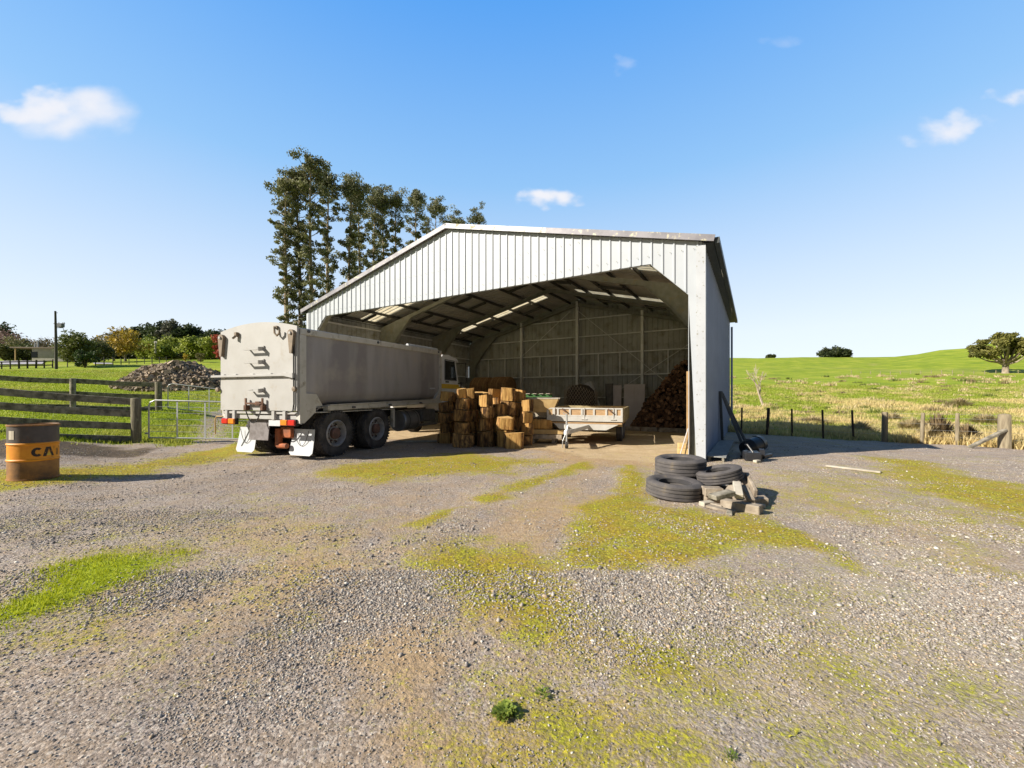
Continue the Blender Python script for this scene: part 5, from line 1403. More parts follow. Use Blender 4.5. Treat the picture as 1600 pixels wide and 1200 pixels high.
# ------------------------------------------------------------------ things stored inside the shed
def inside():
    # round hay bales along the back
    def bale(c, lab, rz):
        o = thing('hay_bale', lab, 'hay bale', c, rz, 'hay bales along the back wall')
        q = MB(); pr = [(.001, -.62), (.55, -.62), (.64, -.56), (.66, -.3), (.66, .3), (.64, .56), (.55, .62), (.001, .62)]
        q.lathe(pr, 30, rot('X', R(90)), (0, 0, .65), wob=lambda t, h: 1 + .015 * math.sin(6 * t + h * 5) - .03 * max(0, math.cos(t + PI / 2)) ** 8)
        q.build('hay', M['hay'], o, True)
        q = MB()
        for yy in (-.4, 0, .4): q.lathe([(.668, yy - .008), (.668, yy + .008)], 30, rot('X', R(90)), (0, 0, .65))
        q.build('twine', M['sawn'], o)
    bale(S(9.6, 12.6), 'round brown hay bale at the back, lower left behind the cab', SHED_A)
    bale(S(9.6, 11.33), 'round brown hay bale at the back, lower one beside the mullion', SHED_A)
    bale(S(9.55, 12.5, 1.27), 'round brown hay bale stacked on top, nearest the truck cab', SHED_A)
    bale(S(9.6, 11.25, 1.27), 'round brown hay bale stacked on top, right hand end', SHED_A)
    bale(S(8.2, 12.45), 'round brown hay bale on the floor in front of the others', SHED_A)
    # coil of netting
    p = S(9.0, 6.35)
    o = thing('netting_coil', 'big brown coil of wire netting standing behind the trailer', 'netting', p, SHED_A)
    q = MB(); c = Vector((0, 0, 1.0)); n = 26
    for k in range(34):          # diagonal wires of the mesh, drawn over a drum 1.3 m across
        for sg in (-1, 1):
            pts = []
            for i in range(9):
                t = i / 8; a = 2 * PI * k / 34 + sg * t * 1.7; rr = .80 + .02 * math.sin(a * 3)
                pts.append((rr * math.cos(a), rr * math.sin(a), .05 + 1.95 * t - .35 * (math.cos(a + 1.57) ** 2) * t))
            q.tube(pts, .011, 4)
    q.build('netting', M['mesh_wire'], o)
    q = MB(); q.lathe([(.70, .04), (.72, 1.2), (.66, 1.75), (.4, 2.0), (.001, 2.08)], 28, None, (0, 0, 0)); q.build('rolled_core', M['mesh_core'], o, True)
    # leaning roll
    p = S(9.6, 5.6); o = MB(); o.tube([(0, 0, .02), (.02, .05, .7), (.05, .42, 1.75), (.06, .62, 2.15)], [.16, .17, .19, .21], 16); r_ = o.build('carpet_roll', M['carpet'], None, True); r_.location = p; r_.rotation_euler = (0, 0, SHED_A)
    tag(r_, 'pale grey rolled matting leaning beside the netting coil', 'roll')
    p = S(9.9, 5.15); o = MB(); o.tube([(0, 0, .02), (.0, .0, 1.1), (.0, .04, 2.1)], [.2, .21, .2], 16); r_ = o.build('carpet_roll', M['carpet_d'], None, True); r_.location = p; r_.rotation_euler = (0, 0, SHED_A)
    tag(r_, 'dark grey rolled matting standing upright behind the leaning roll', 'roll')
    for (y, w, h, lab) in ((4.98, .52, 2.02, 'narrow off white panel standing against the back wall'), (4.1, 1.0, 2.06, 'wide off white panel standing against the back wall')):
        o = MB().box((0, 0, h / 2), (.04, w, h), None, 0, .006).box((-.025, 0, h / 2), (.012, .012, h - .1)).build('wall_panel', M['panel_white'])
        p = S(9.75, y - .15); o.location = p; o.rotation_euler = (0, R(4), SHED_A); tag(o, lab, 'panel')
    # tall timber stud wall end by the right leg, its foot blocks and the pale boards
    o = MB().box((0, 0, 1.05), (.12, .13, 2.1), None, 0, .008).build('timber_stud', M['sawn_dark']); o.location = S(1.25, .42); o.rotation_euler = (0, 0, SHED_A); tag(o, 'tall brown timber stud standing inside the right shed leg', 'timber')
    o = MB().box((0, 0, 1.0), (.03, .34, 2.0), None, 0, .004).build('sheet_board', M['pale_board']); o.location = S(1.1, .22); o.rotation_euler = (0, R(2), SHED_A); tag(o, 'pale sheet board standing between the timber stud and shed leg', 'board')
    o = MB().box((0, 0, .09), (.3, .26, .18), None, 0, .015).box((.02, .02, .24), (.24, .2, .12), None, 0, .012).build('timber_block', M['sawn']); o.location = S(.85, .52, .0); o.rotation_euler = (0, 0, SHED_A + .2); tag(o, 'orange sawn block at the foot of the timber stud', 'timber')
    for i, (y0, y1, h, m, lab) in enumerate(((.52, .31, .72, 'panel_white', 'white board leaning against the inside of the right shed leg'), (.42, .31, .5, 'old_sawn', 'grey weathered board leaning against the inside of the right shed leg'))):
        q = MB(); a = S(.22 + .1 * i, y0, .0); b_ = S(.15 + .1 * i, y1, h)
        q.bar((0, 0, 0.0), b_ - a, .1, .02, up=(_s, -_c, 0)); o = q.build('leaning_board', M[m]); o.location = a; tag(o, lab, 'board')
    # retaining timbers in front of the firewood
    for i, (x, y0, y1, lab) in enumerate(((7.6, .4, 2.4, 'weathered timber edging the firewood heap, right length'), (7.65, 2.45, 3.9, 'weathered timber edging the firewood heap, left length'))):
        q = MB(); a = S(x, (y0 + y1) / 2, .0); q.box((0, 0, .09), (.1, y1 - y0, .18), None, 0, .012); o = q.build('edging_timber', M['old_sawn']); o.location = a; o.rotation_euler = (0, 0, SHED_A + .05 * i); tag(o, lab, 'timber')
    # dark tools by the firewood
    for i, (y, h, lab) in enumerate(((3.5, 1.55, 'thin grey pole leaning on the back wall, right one'), (3.75, 1.7, 'thin grey pole leaning on the back wall, left one'))):
        q = MB(); q.tube([(0, 0, 0), (.35, .05, h)], .02, 6); o = q.build('metal_pole', M['galv']); o.location = S(10.2, y + 1.0); o.rotation_euler = (0, 0, SHED_A); tag(o, lab, 'pole')
    # plank by the fuel tank
    o = MB().box((0, 0, .03), (1.4, .16, .05), None, 0, .006).build('timber_plank', M['pale_board']); b = at(655, 13.0); o.location = (b.x - .1, b.y, sz(b.x, b.y)); o.rotation_euler = (0, 0, R(10)); tag(o, 'pale plank on the ground under the truck fuel tank', 'plank')
M['mesh_core'] = nmat('rolled_netting_core', (.10, .08, .062), (.06, .048, .038), 12, .9)
M['carpet_d'] = nmat('dark_grey_roll', (.17, .165, .15), (.12, .115, .1), 5, .85)
M['sawn_dark'] = nmat('brown_stud_timber', (.42, .27, .13), (.30, .19, .09), 5, .8, 0, .2, 20, .2)
inside()

# ------------------------------------------------------------------ tyres and offcuts at the corner
def old_tyre(px, d, z, lab, r=.385, w=.25, tilt=(0, 0), ri=.235, mat='old_rubber'):
    b = at(px, d)
    o = thing('old_tyre', lab, 'tyre', (b.x, b.y, sz(b.x, b.y) + z), random.uniform(0, 6), 'old tyres at the shed corner')
    o.rotation_euler = (tilt[0], tilt[1], 0)
    q = MB(); q.lathe(tyre_prof(r, ri, w), 56, None, (0, 0, w / 2), closed=True); q.build('tread', M[mat], o, True)
    q = MB(); pr = [(ri + .004, w * .86), (ri - .018, w * .84), (ri - .01, w * .6), (ri + .06, w * .5), (ri - .01, w * .4), (ri - .018, w * .16), (ri + .004, w * .14)]
    q.lathe(pr, 56); q.build('bead', M['rubber'], o, True)
    return o
old_tyre(1062, 6.62, 0.0, 'old grey tyre at the bottom of the stack of two tyres', .39, .25)
old_tyre(1063, 6.58, .235, 'old grey tyre on top of the stack of two tyres', .385, .26, (R(2), R(-1)))
old_tyre(1053, 5.98, .015, 'browned old tyre lying in front of the tyre stack', .395, .235, (R(3), R(2)))
old_tyre(1029, 6.42, .0, 'reddish rusty old tyre half hidden behind the front tyre', .36, .16, (R(4), 0), .24, 'rust_tyre') if False else None
old_tyre(1126, 6.12, .22, 'old tyre tilted on the pile of timber offcuts', .318, .19, (R(-3), R(-13)), .19)
def offcut(px, py, z, L_, w, h, a, tl, lab, m='old_sawn'):
    x, y = gp(px, py, z)
    o = MB().box((0, 0, 0), (L_, w, h), None, 0, .008).build('timber_offcut', M[m])
    o.location = (x, y, sz(x, y) + z + h / 2 + .0); o.rotation_euler = (0, tl, a); tag(o, lab, 'timber', 'timber offcuts at the shed corner')
offcut(1112, 783, .0, .26, .2, .11, R(5), 0, 'lower block beside the front tyre in the offcut pile')
offcut(1113, 773, .11, .24, .18, .11, R(-8), 0, 'upper block beside the front tyre in the offcut pile')
offcut(1146, 775, .06, .42, .17, .13, R(48), R(-14), 'thick pale beam end slanting under the tilted tyre')
offcut(1137, 762, .0, .5, .25, .10, R(30), 0, 'flat board at the back under the tilted tyre')
offcut(1163, 764, .10, .44, .12, .16, R(62), R(-24), 'grey plank propped steeply right of the tilted tyre')
offcut(1173, 770, .08, .48, .05, .20, R(74), R(-20), 'thin dark plank on edge at the right of the pile')
offcut(1183, 782, .0, .42, .12, .12, R(82), R(-8), 'weathered post piece standing at the right end of the pile')
offcut(1158, 797, .0, .46, .15, .11, R(-48), 0, 'pale chunky beam lying in front of the pile')
offcut(1170, 784, .0, .34, .13, .09, R(-30), R(6), 'short beam tucked behind the pale chunky beam')
offcut(1126, 797, .0, .34, .12, .035, R(-50), R(3), 'thin broken board flat on the ground in front')
offcut(1150, 786, .0, .3, .1, .06, R(20), 0, 'small dark offcut in the middle of the pile')
for i, (px_, py_, z_, L__, w_, h_, a_, t_, lab_) in enumerate(((1104, 790, 0, .18, .1, .06, 20, 0, 'small grey chip of wood left of the broken board'), (1119, 792, 0, .14, .09, .05, -30, 6, 'small chip of wood beside the broken board'),
        (1140, 803, 0, .2, .07, .03, 60, 0, 'thin splinter lying in front of the pale chunky beam'), (1178, 800, 0, .16, .1, .07, 10, 0, 'small grey block right of the pale chunky beam'), (1187, 792, 0, .12, .08, .05, -50, 0, 'small chip at the far right end of the offcuts'),
        (1128, 777, .2, .3, .14, .06, 15, -8, 'grey plank end on top of the two stacked blocks'), (1153, 768, .22, .34, .1, .07, 66, -18, 'short grey stick on top of the slanting beam'), (1168, 774, .16, .3, .09, .06, 80, -26, 'narrow stick between the propped plank and dark plank'))):
    offcut(px_, py_, z_, L__, w_, h_, R(a_), R(t_), lab_, ('pale_board', 'old_sawn', 'timber_grey')[i % 3])
x, y = gp(1332, 733)
o = MB().box((0, 0, .022), (.86, .11, .035), None, 0, .006).build('timber_plank', M['sawn_pale'] if 'sawn_pale' in M else M['pale_board']); o.location = (x, y, sz(x, y)); o.rotation_euler = (0, R(1), R(-50)); tag(o, 'lone pale plank lying on the gravel near the shed shadow', 'plank')

# ------------------------------------------------------------------ scrap against the right wall
def scrap():
    def ch(x0, y0, z0, x1, y1, z1, w, t, name, lab, m, cat='steel', lip=True):
        a = S(x0, y0, z0); b = S(x1, y1, z1); q = MB(); d = b - a
        q.bar((0, 0, 0), d, w, .02, up=(-_s * -1, _c * -1, 0))
        if lip:
            sdv = d.normalized().cross(Vector((_s, -_c, 0))).normalized()
            for e in (-1, 1): q.bar(sdv * e * w * .46, d + sdv * e * w * .46, .02, .07, up=(_s, -_c, 0))
        o = q.build(name, M[m]); o.location = a; tag(o, lab, cat); return o
    ch(4.6, -.66, .02, 4.6, -.09, 1.62, .24, .02, 'steel_channel', 'grey steel channel leaning outwards against the shed side wall', 'blue_steel')
    ch(4.1, -.16, .02, 4.15, -.09, 1.62, .16, .02, 'steel_angle', 'dark upright steel angle flat against the shed side wall', 'dark_trim')
    ch(5.2, -.75, .02, 5.0, -.10, 1.55, .2, .02, 'steel_channel', 'second steel channel leaning behind the first on the side wall', 'blue_steel')
    d = thing('duckboard', 'grey slatted duckboard lying on the ground along the side wall', 'duckboard', S(.1, -.27, .0), SHED_A)
    q = MB(); 
    for y in (-.14, .14): q.box((2.0, y, .045), (4.0, .05, .1), bev=.006)
    q.build('bearer', M['timber_grey'], d)
    q = MB()
    for i in range(20): q.box((.1 + i * .2, 0, .109), (.165, .40, .025), bev=.004)
    q.build('slat', M['old_slat'], d)
    p = S(1.9, -.98); 
    b = thing('black_barrel', 'black plastic barrel on its side with a white pipe end', 'barrel', (p.x, p.y, sz(p.x, p.y)), R(25)); b.scale = (.82, .82, .82)
    q = MB(); q.lathe([(.001, -.38), (.2, -.38), (.235, -.34), (.245, -.2), (.262, -.18), (.245, -.16), (.245, .16), (.262, .18), (.245, .2), (.235, .34), (.2, .38), (.001, .38)], 28, rot('Y', R(78)), (0, 0, .27)); q.build('barrel_shell', M['plastic_black'], b, True)
    q = MB(); q.tube([(.3, 0, .3), (.62, .02, .38)], .045, 12); q.build('pipe_end', M['white_pipe'], b, True)
    bars = [(.9, -.75, .05, 2.1, -1.2, .12, 'dark steel bar lying nearest the tyres by the side wall'), (1.0, -.9, .04, 1.9, -.8, .25, 'dark steel bar propped across the black barrel'), (.8, -1.0, .05, 1.6, -1.35, .06, 'short dark steel bar lying beyond the black barrel')]
    for x0, y0, z0, x1, y1, z1, lab in bars:
        q = MB(); a = S(x0, y0, z0); q.bar((0, 0, 0), S(x1, y1, z1) - a, .07, .06, bev=.01); o = q.build('steel_bar', M['plastic_black']); o.location = a; tag(o, lab, 'steel')
    q = MB(); q.box((0, 0, .1), (.5, .34, .2), None, 0, .03); q.tube([(-.2, 0, .2), (-.1, .1, .36), (.15, .1, .34), (.25, 0, .2)], .02, 8); q.lathe([(.12, 0), (.12, .1), (.001, .1)], 16, rot('X', R(90)), (.1, -.16, .14))
    o = q.build('machine_part', M['plastic_black']); p = S(.75, -.95); o.location = (p.x, p.y, sz(p.x, p.y)); o.rotation_euler = (0, 0, 1.2); tag(o, 'black machine part on the ground between duckboard and barrel', 'machine part')
    q = MB(); q.box((0, 0, .03), (.16, .09, .06), None, 0, .012); o = q.build('concrete_chunk', M['pale_board']); p = S(.35, -1.05); o.location = (p.x, p.y, sz(p.x, p.y)); o.rotation_euler = (0, 0, .5); tag(o, 'small pale chunk on the gravel behind the offcuts', 'rubble')
M['old_slat'] = nmat('weathered_slat', (.30, .31, .30), (.2, .205, .2), 7, .9, 0, .3, 22)
scrap()

# ------------------------------------------------------------------ trees and bushes
def leaf_cloud(C, rad, per, size, c1, c2, seed, flat=.8, hue=None):
    """clusters C (n,3) with radii; returns verts, quads, colours"""
    r = np.random.default_rng(seed)
    n = len(C); rad = np.broadcast_to(rad, (n,))
    cid = np.repeat(np.arange(n), per); m = len(cid)
    u = r.normal(size=(m, 3)); u /= np.linalg.norm(u, axis=1)[:, None]
    rr = r.random(m) ** .45
    P = C[cid] + u * (rad[cid] * rr)[:, None] * np.array([1, 1, flat])
    a = r.normal(size=(m, 3)); a /= np.linalg.norm(a, axis=1)[:, None]
    b = np.cross(a, r.normal(size=(m, 3))); b /= np.linalg.norm(b, axis=1)[:, None] + 1e-9
    s = size * (.6 + .8 * r.random(m))
    e1 = a * s[:, None]; e2 = b * (s * .55)[:, None]
    VV = np.stack([P - e1, P - e2 * .9, P + e1, P + e2], 1).reshape(-1, 3)
    FF = np.arange(m * 4).reshape(m, 4)
    ct = np.clip(r.random(n)[cid] * .6 + r.random(m) * .5, 0, 1)
    cc = np.array(c1)[None] * (1 - ct[:, None]) + np.array(c2)[None] * ct[:, None]
    return VV, FF, np.repeat(cc, 4, 0)
TS = [100]
def broad_tree(name, label, px, d, h, cw, cb, nc, per, leaf, c1, c2, group=None, trunk='trunk_grey', tr=.25, cat='tree', cr=None, shape=1.0, lean=0, dens=1, limbs=True, xy=None, clump=.2):
    """h total height, cw crown width, cb crown base height"""
    TS[0] += 1; r = np.random.default_rng(TS[0])
    b = at(px, d) if xy is None else Vector((xy[0], xy[1], 0)); b.z = sz(b.x, b.y) - .05
    root = thing(name, label, cat, b, 0, group)
    ch = h - cb
    u = r.normal(size=(nc, 3)); u /= np.linalg.norm(u, axis=1)[:, None]
    rr = r.random(nc) ** (1 / 3.) * .86
    C = u * rr[:, None]
    C[:, 2] = np.where(C[:, 2] < 0, C[:, 2] * .9, C[:, 2])
    zz = C[:, 2]
    wid = (1 - np.clip(zz, 0, 1) * (1 - shape) * 1.0)
    C = np.stack([C[:, 0] * cw / 2 * wid, C[:, 1] * cw / 2 * wid, cb + ch * (.5 + .5 * C[:, 2])], 1)
    C[:, 0] += lean * (C[:, 2] / h)
    rad = (cr or cw * clump) * (.6 + .7 * r.random(nc))
    VV, FF, cc = leaf_cloud(C, rad, per, leaf, c1, c2, TS[0])
    VV[:, 2] = np.maximum(VV[:, 2], .02)
    np_mesh('crown', VV, FF, M['leaf'], cc, root)
    q = MB(); top = Vector((lean * .5, 0, cb + ch * .45))
    q.tube([(0, 0, -.3), (0, 0, cb * .4 + .05), Vector((lean * .2, 0, cb * .8 + .1)), top], [tr * 1.25, tr, tr * .8, tr * .35], 8)
    if limbs:
        for i in range(0, nc, max(1, nc // 14)):
            e = Vector(C[i]); s = Vector((0, 0, min(cb * .75 + .2 * ch * r.random(), e.z * .8)))
            q.tube([s, s.lerp(e, .5) + Vector((0, 0, -.03 * h)), e], [tr * .45, tr * .28, tr * .08], 6)
    q.build('trunk', M[trunk], root, True)
    return root
def gum(label, px, d, topy, trunks=1, wid=3.2, seed=1, cbf=.1, dens=1.0):
    """tall eucalypt: clumps on short ascending branches all the way up the stem"""
    r = np.random.default_rng(seed)
    b = at(px, d); b.z = sz(b.x, b.y) - .1
    h = CH + (HY - topy) / F * d - b.z
    root = thing('gum_tree', label, 'tree', b, 0, 'tall gum trees behind the shed')
    q = MB(); Cs = []; Rs = []
    sway = np.clip(r.normal(0, .18, 2), -.25, .25)
    def stem(t): return Vector((sway[0] * math.sin(t * 4) + sway[1] * t * 2, .3 * math.sin(t * 5 + 1), h * t * .96))
    T = np.linspace(0, 1, 12)
    q.tube([stem(t) for t in T], [max(.05, .40 * (1 - t * .88)) for t in T], 9)
    nb = int(84 * dens)
    for i in range(nb):
        t = cbf + (1 - cbf) * ((i + r.random()) / nb) ** .85
        s = stem(t); a = r.random() * 2 * PI
        if .58 < t < .72: ln = wid * (.10 + .20 * r.random())
        else: ln = wid * (.18 + .32 * r.random()) * (1.15 if t > .75 else .8)
        if t > .94: ln *= .6
        e = s + Vector((math.cos(a) * ln, math.sin(a) * ln, ln * (.5 + .5 * r.random())))
        if e.z > h - .4: e.z = h - .4 - r.random() * .6
        q.tube([s, s.lerp(e, .55) + Vector((0, 0, -.12 * ln)), e], [.09 * (1.2 - t), .055, .02], 5)
        k = 1 + (r.random() < .6)
        for j in range(k):
            Cs.append(np.array(e) + r.normal(0, .3, 3)); Rs.append((.38 + .5 * r.random()) * (1.45 if t > .82 else .95))
    for i in range(14):           # rounded head
        a = r.random() * 2 * PI; rr = wid * .30 * r.random() ** .5
        Cs.append(np.array(stem(.96)) + np.array([math.cos(a) * rr, math.sin(a) * rr, -.9 * (rr / (wid * .28)) ** 2 + .2])); Rs.append(.75 + .4 * r.random())
    q.build('trunk', M['trunk_pale'], root, True)
    C = np.array(Cs); rad = np.array(Rs)
    VV, FF, cc = leaf_cloud(C, rad, 76, .165, (.065, .08, .04), (.31, .305, .16), seed, .62)
    # a few bronze, dry leaves
    np_mesh('crown', VV, FF, M['leaf'], cc, root)
GUMS = [(447, 58, 268, 3.9, 'leftmost tall gum tree with its crown leaning out over the truck'),
        (466, 60, 262, 3.4, 'second gum tree from the left, slightly shorter than its right neighbour'),
        (488, 58, 238, 4.2, 'tallest gum tree of the row, with a big rounded head'),
        (513, 64, 262, 3.0, 'gum tree just right of the tallest one'),
        (545, 66, 270, 3.6, 'broad topped gum tree standing right of the first gap'),
        (563, 70, 284, 3.0, 'slim gum tree touching the broad topped one'),
        (584, 74, 291, 3.2, 'gum tree with a double head in the middle of the row'),
        (600, 76, 288, 3.0, 'gum tree with narrow pointed head in the middle of the row'),
        (619, 78, 293, 3.0, 'gum tree before the second gap in the row'),
        (649, 82, 290, 4.2, 'gum tree with round head right of the second gap'),
        (684, 88, 304, 4.8, 'wide headed gum tree whose crown meets the shed roof'),
        (712, 96, 328, 5.4, 'gum tree showing only its head above the shed ridge, left one'),
        (751, 100, 322, 5.0, 'gum tree showing only its head above the shed ridge, right one')]
for i, (px, d, ty, wd, lab) in enumerate(GUMS): gum(lab, px, d, ty, 1, wd, 31 + i * 7)
# undergrowth at the foot of the gums
for i, (px, d, h, w) in enumerate(((455, 54, 6.5, 4.2), (476, 56, 6.0, 4.2), (500, 60, 6.5, 4.5), (530, 62, 6.0, 4.5))):
    broad_tree('shrub', ['olive shrub at the foot of the leftmost gum tree', 'olive shrub behind the truck tailgate top corner', 'olive shrub beside the left shed eave', 'olive shrub hidden behind the left shed roof'][i], px, d, h, w, .3, 26, 70, .2, (.06, .075, .025), (.19, .18, .06), 'shrubs under the gum trees', tr=.1, cat='shrub')
# left background
DK1, DK2 = (.022, .04, .018), (.075, .10, .036)
G1, G2 = (.06, .09, .022), (.25, .27, .065)
L1, L2 = (.10, .15, .025), (.42, .46, .08)
bt = broad_tree
def H(px, d, ty): 
    b = at(px, d); return CH + (HY - ty) / F * d - sz(b.x, b.y)
for i, (px, ty, w, lab) in enumerate(((213, 508, 8, 'dark evergreen tree behind the yellow autumn tree'), (235, 507, 9, 'dark evergreen tree left of the grey conical one'), (254, 501, 9, 'dark evergreen tree touching the tall grey conical tree'),
        (296, 505, 10, 'rounded dark evergreen with a dome top near the truck'), (280, 512, 8, 'low dark evergreen between the cone and the dome'), (321, 516, 7, 'small dark evergreen right of the domed one'), (342, 512, 9, 'dark evergreen just left of the truck tailgate'), (186, 517, 9, 'brownish dark tree far behind the yellow tree'))):
    bt('evergreen_tree', lab, px, 128, H(px, 128, ty), w, 1.0, 46, 70, .42, DK1, DK2, 'dark evergreens on the left skyline', 'trunk_dark', .3, shape=.6)
bt('conical_tree', 'tall grey green conical tree in the left skyline', 267, 126, H(267, 126, 498), 8, 1.0, 46, 70, .4, (.07, .075, .055), (.17, .17, .12), None, 'trunk_dark', .3, shape=.25)
for i, (px, ty, w, d, lab) in enumerate(((227, 526, 6.0, 92, 'light green rounded shrub right of the yellow tree'), (245, 530, 5.0, 90, 'light green shrub next to the white stake'), (262, 525, 5.6, 93, 'lime topped shrub below the domed evergreen'), (297, 525, 5.8, 90, 'lime green shrub above the wood heap top'),
        (314, 529, 5.2, 92, 'light green shrub between two lime shrubs'), (331, 525, 6.2, 90, 'light green shrub beside the red tree'))):
    bt('shrub', lab, px, d, H(px, d, ty), w, .2, 34, 70, .26, L1, L2, 'light green shrubs on the left', 'trunk_dark', .12, cat='shrub', shape=.9)
bt('autumn_tree', 'yellow autumn tree in the left background', 196, 80, H(196, 80, 511), 7.2, 1.2, 44, 60, .22, (.16, .14, .035), (.60, .42, .05), None, 'trunk_grey', .2, shape=.9)
bt('autumn_tree', 'thin brownish autumn tree left of the yellow one', 178, 82, H(178, 82, 520), 6.5, .8, 36, 42, .2, (.13, .11, .05), (.30, .24, .10), None, 'trunk_grey', .2)
bt('autumn_tree', 'bright red autumn tree behind the tailgate edge', 347, 74, H(347, 74, 516), 3.2, .3, 26, 60, .18, (.24, .04, .025), (.45, .11, .07), None, 'trunk_dark', .12)
bt('bush', 'large green bush right of the power pole', 122, 62, H(122, 62, 519), 4.9, .05, 44, 80, .19, G1, (.2, .21, .055), None, 'trunk_dark', .15, 'bush')
bt('bush', 'lower dark green bush in front of the large bush', 133, 60.5, H(133, 60.5, 545), 3.0, .02, 24, 70, .16, (.03, .06, .02), (.09, .13, .04), None, 'trunk_dark', .1, 'bush')
bt('bush', 'grey green bush behind the large green bush', 155, 74, H(155, 74, 524), 5.0, .05, 36, 60, .2, (.06, .075, .035), (.16, .16, .07), None, 'trunk_dark', .15, 'bush')
bt('bush', 'mauve brown bush at the left picture edge', 6, 88, H(6, 88, 515), 8.5, .2, 44, 50, .22, (.12, .07, .06), (.27, .18, .15), None, 'trunk_grey', .2, 'bush')
bt('dark_tree', 'dark treetop rising above the mauve bush', -4, 112, H(-4, 112, 505), 9, 2, 34, 60, .32, DK1, DK2, None, 'trunk_dark', .25)
bt('bush', 'pale olive bush left of the house', 26, 78, H(26, 78, 521), 4.6, .1, 34, 46, .2, (.10, .10, .04), (.28, .26, .12), None, 'trunk_grey', .15, 'bush')
bt('bush', 'dark green bush below the bare trees', 40, 74, H(40, 74, 540), 5.6, .02, 30, 60, .2, (.04, .06, .02), (.13, .15, .05), None, 'trunk_dark', .12, 'bush')
bt('bush', 'olive brown bush behind the house', 70, 86, H(70, 86, 529), 7.5, .05, 40, 46, .22, (.10, .085, .04), (.24, .19, .09), None, 'trunk_grey', .15, 'bush')
bt('bush', 'brown bush between the pole and the large bush', 98, 84, H(98, 84, 535), 5, .05, 30, 46, .2, (.09, .075, .03), (.22, .18, .07), None, 'trunk_grey', .12, 'bush')
bt('bush', 'low green bush at the far left beside the road', 8, 72, H(8, 72, 535), 4.4, .02, 26, 60, .2, (.06, .08, .02), (.22, .22, .06), None, 'trunk_dark', .12, 'bush')
bt('bush', 'small olive bush on the grass behind the wood heap', 313, 76, H(313, 76, 548), 1.7, .2, 16, 50, .12, (.10, .10, .04), (.24, .22, .09), None, 'trunk_grey', .06, 'bush')
bt('bush', 'tiny yellow bush left of the small olive bush', 290, 78, H(290, 78, 549), 1.1, .02, 12, 40, .1, (.34, .24, .03), (.6, .45, .06), None, 'trunk_grey', .05, 'bush')
for i, (px, w, ty, lab) in enumerate(((160, 9, 540, 'dark hedge shrub behind the grey green bush'), (186, 9, 543, 'dark hedge shrub behind the yellow autumn tree'), (212, 9, 541, 'dark hedge shrub right of the yellow autumn tree'), (238, 9, 543, 'dark hedge shrub behind the marker post'), (264, 9, 541, 'dark hedge shrub below the grey conical tree'), (290, 9, 543, 'dark hedge shrub behind the tiny yellow bush'), (318, 9, 541, 'dark hedge shrub behind the small olive bush'), (342, 8, 543, 'dark hedge shrub behind the red tree'))):
    bt('hedge_shrub', lab, px, 101, H(px, 101, ty), w, .0, 34, 60, .34, (.03, .045, .018), (.10, .115, .04), 'dark hedge shrubs on the left', 'trunk_dark', .15, cat='shrub', limbs=False)
def bare_tree(name, label, px, d, h, spread, mat, seed, tr=.1, group=None, lv=4, lean=0):
    r = random.Random(seed); b = at(px, d); b.z = sz(b.x, b.y) - .05
    root = thing(name, label, 'tree', b, 0, group)
    trunk = MB(); br = MB()
    def grow(mb, p, dr, ln, rad, k):
        e = p + dr * ln; mid = p.lerp(e, .5) + Vector((r.uniform(-.06, .06), r.uniform(-.06, .06), 0)) * ln
        mb.tube([p, mid, e], [rad, rad * .85, rad * .65], 6 if k else 5)
        if k <= 0: return
        for i in range(r.choice((2, 3, 3))):
            nd = (dr + Vector((r.uniform(-1, 1), r.uniform(-1, 1), r.uniform(-.15, .55))) * spread).normalized()
            grow(br, mid.lerp(e, r.uniform(.3, 1)), nd, ln * r.uniform(.5, .78), rad * .55, k - 1)
    grow(trunk, Vector((0, 0, 0)), Vector((lean, 0, 1)).normalized(), h * .42, tr, lv)
    trunk.build('trunk', M[mat], root, True); br.build('branches', M[mat], root, True)
bare_tree('dead_tree', 'small pale leafless tree leaning in the paddock beside the shed', 1193, 42, 4.6, .62, 'dead_wood', 5, .13, None, 5, -.34)
for i, (px, d, ty, lab) in enumerate(((43, 80, 517, 'bare twiggy tree above the house, left one'), (62, 82, 522, 'bare twiggy tree above the house, middle one'), (79, 84, 520, 'bare twiggy tree beside the power pole'))):
    bare_tree('bare_tree', lab, px, d, H(px, d, ty) * .85, .5, 'trunk_grey', 40 + i, .1, 'bare trees on the left', 5)
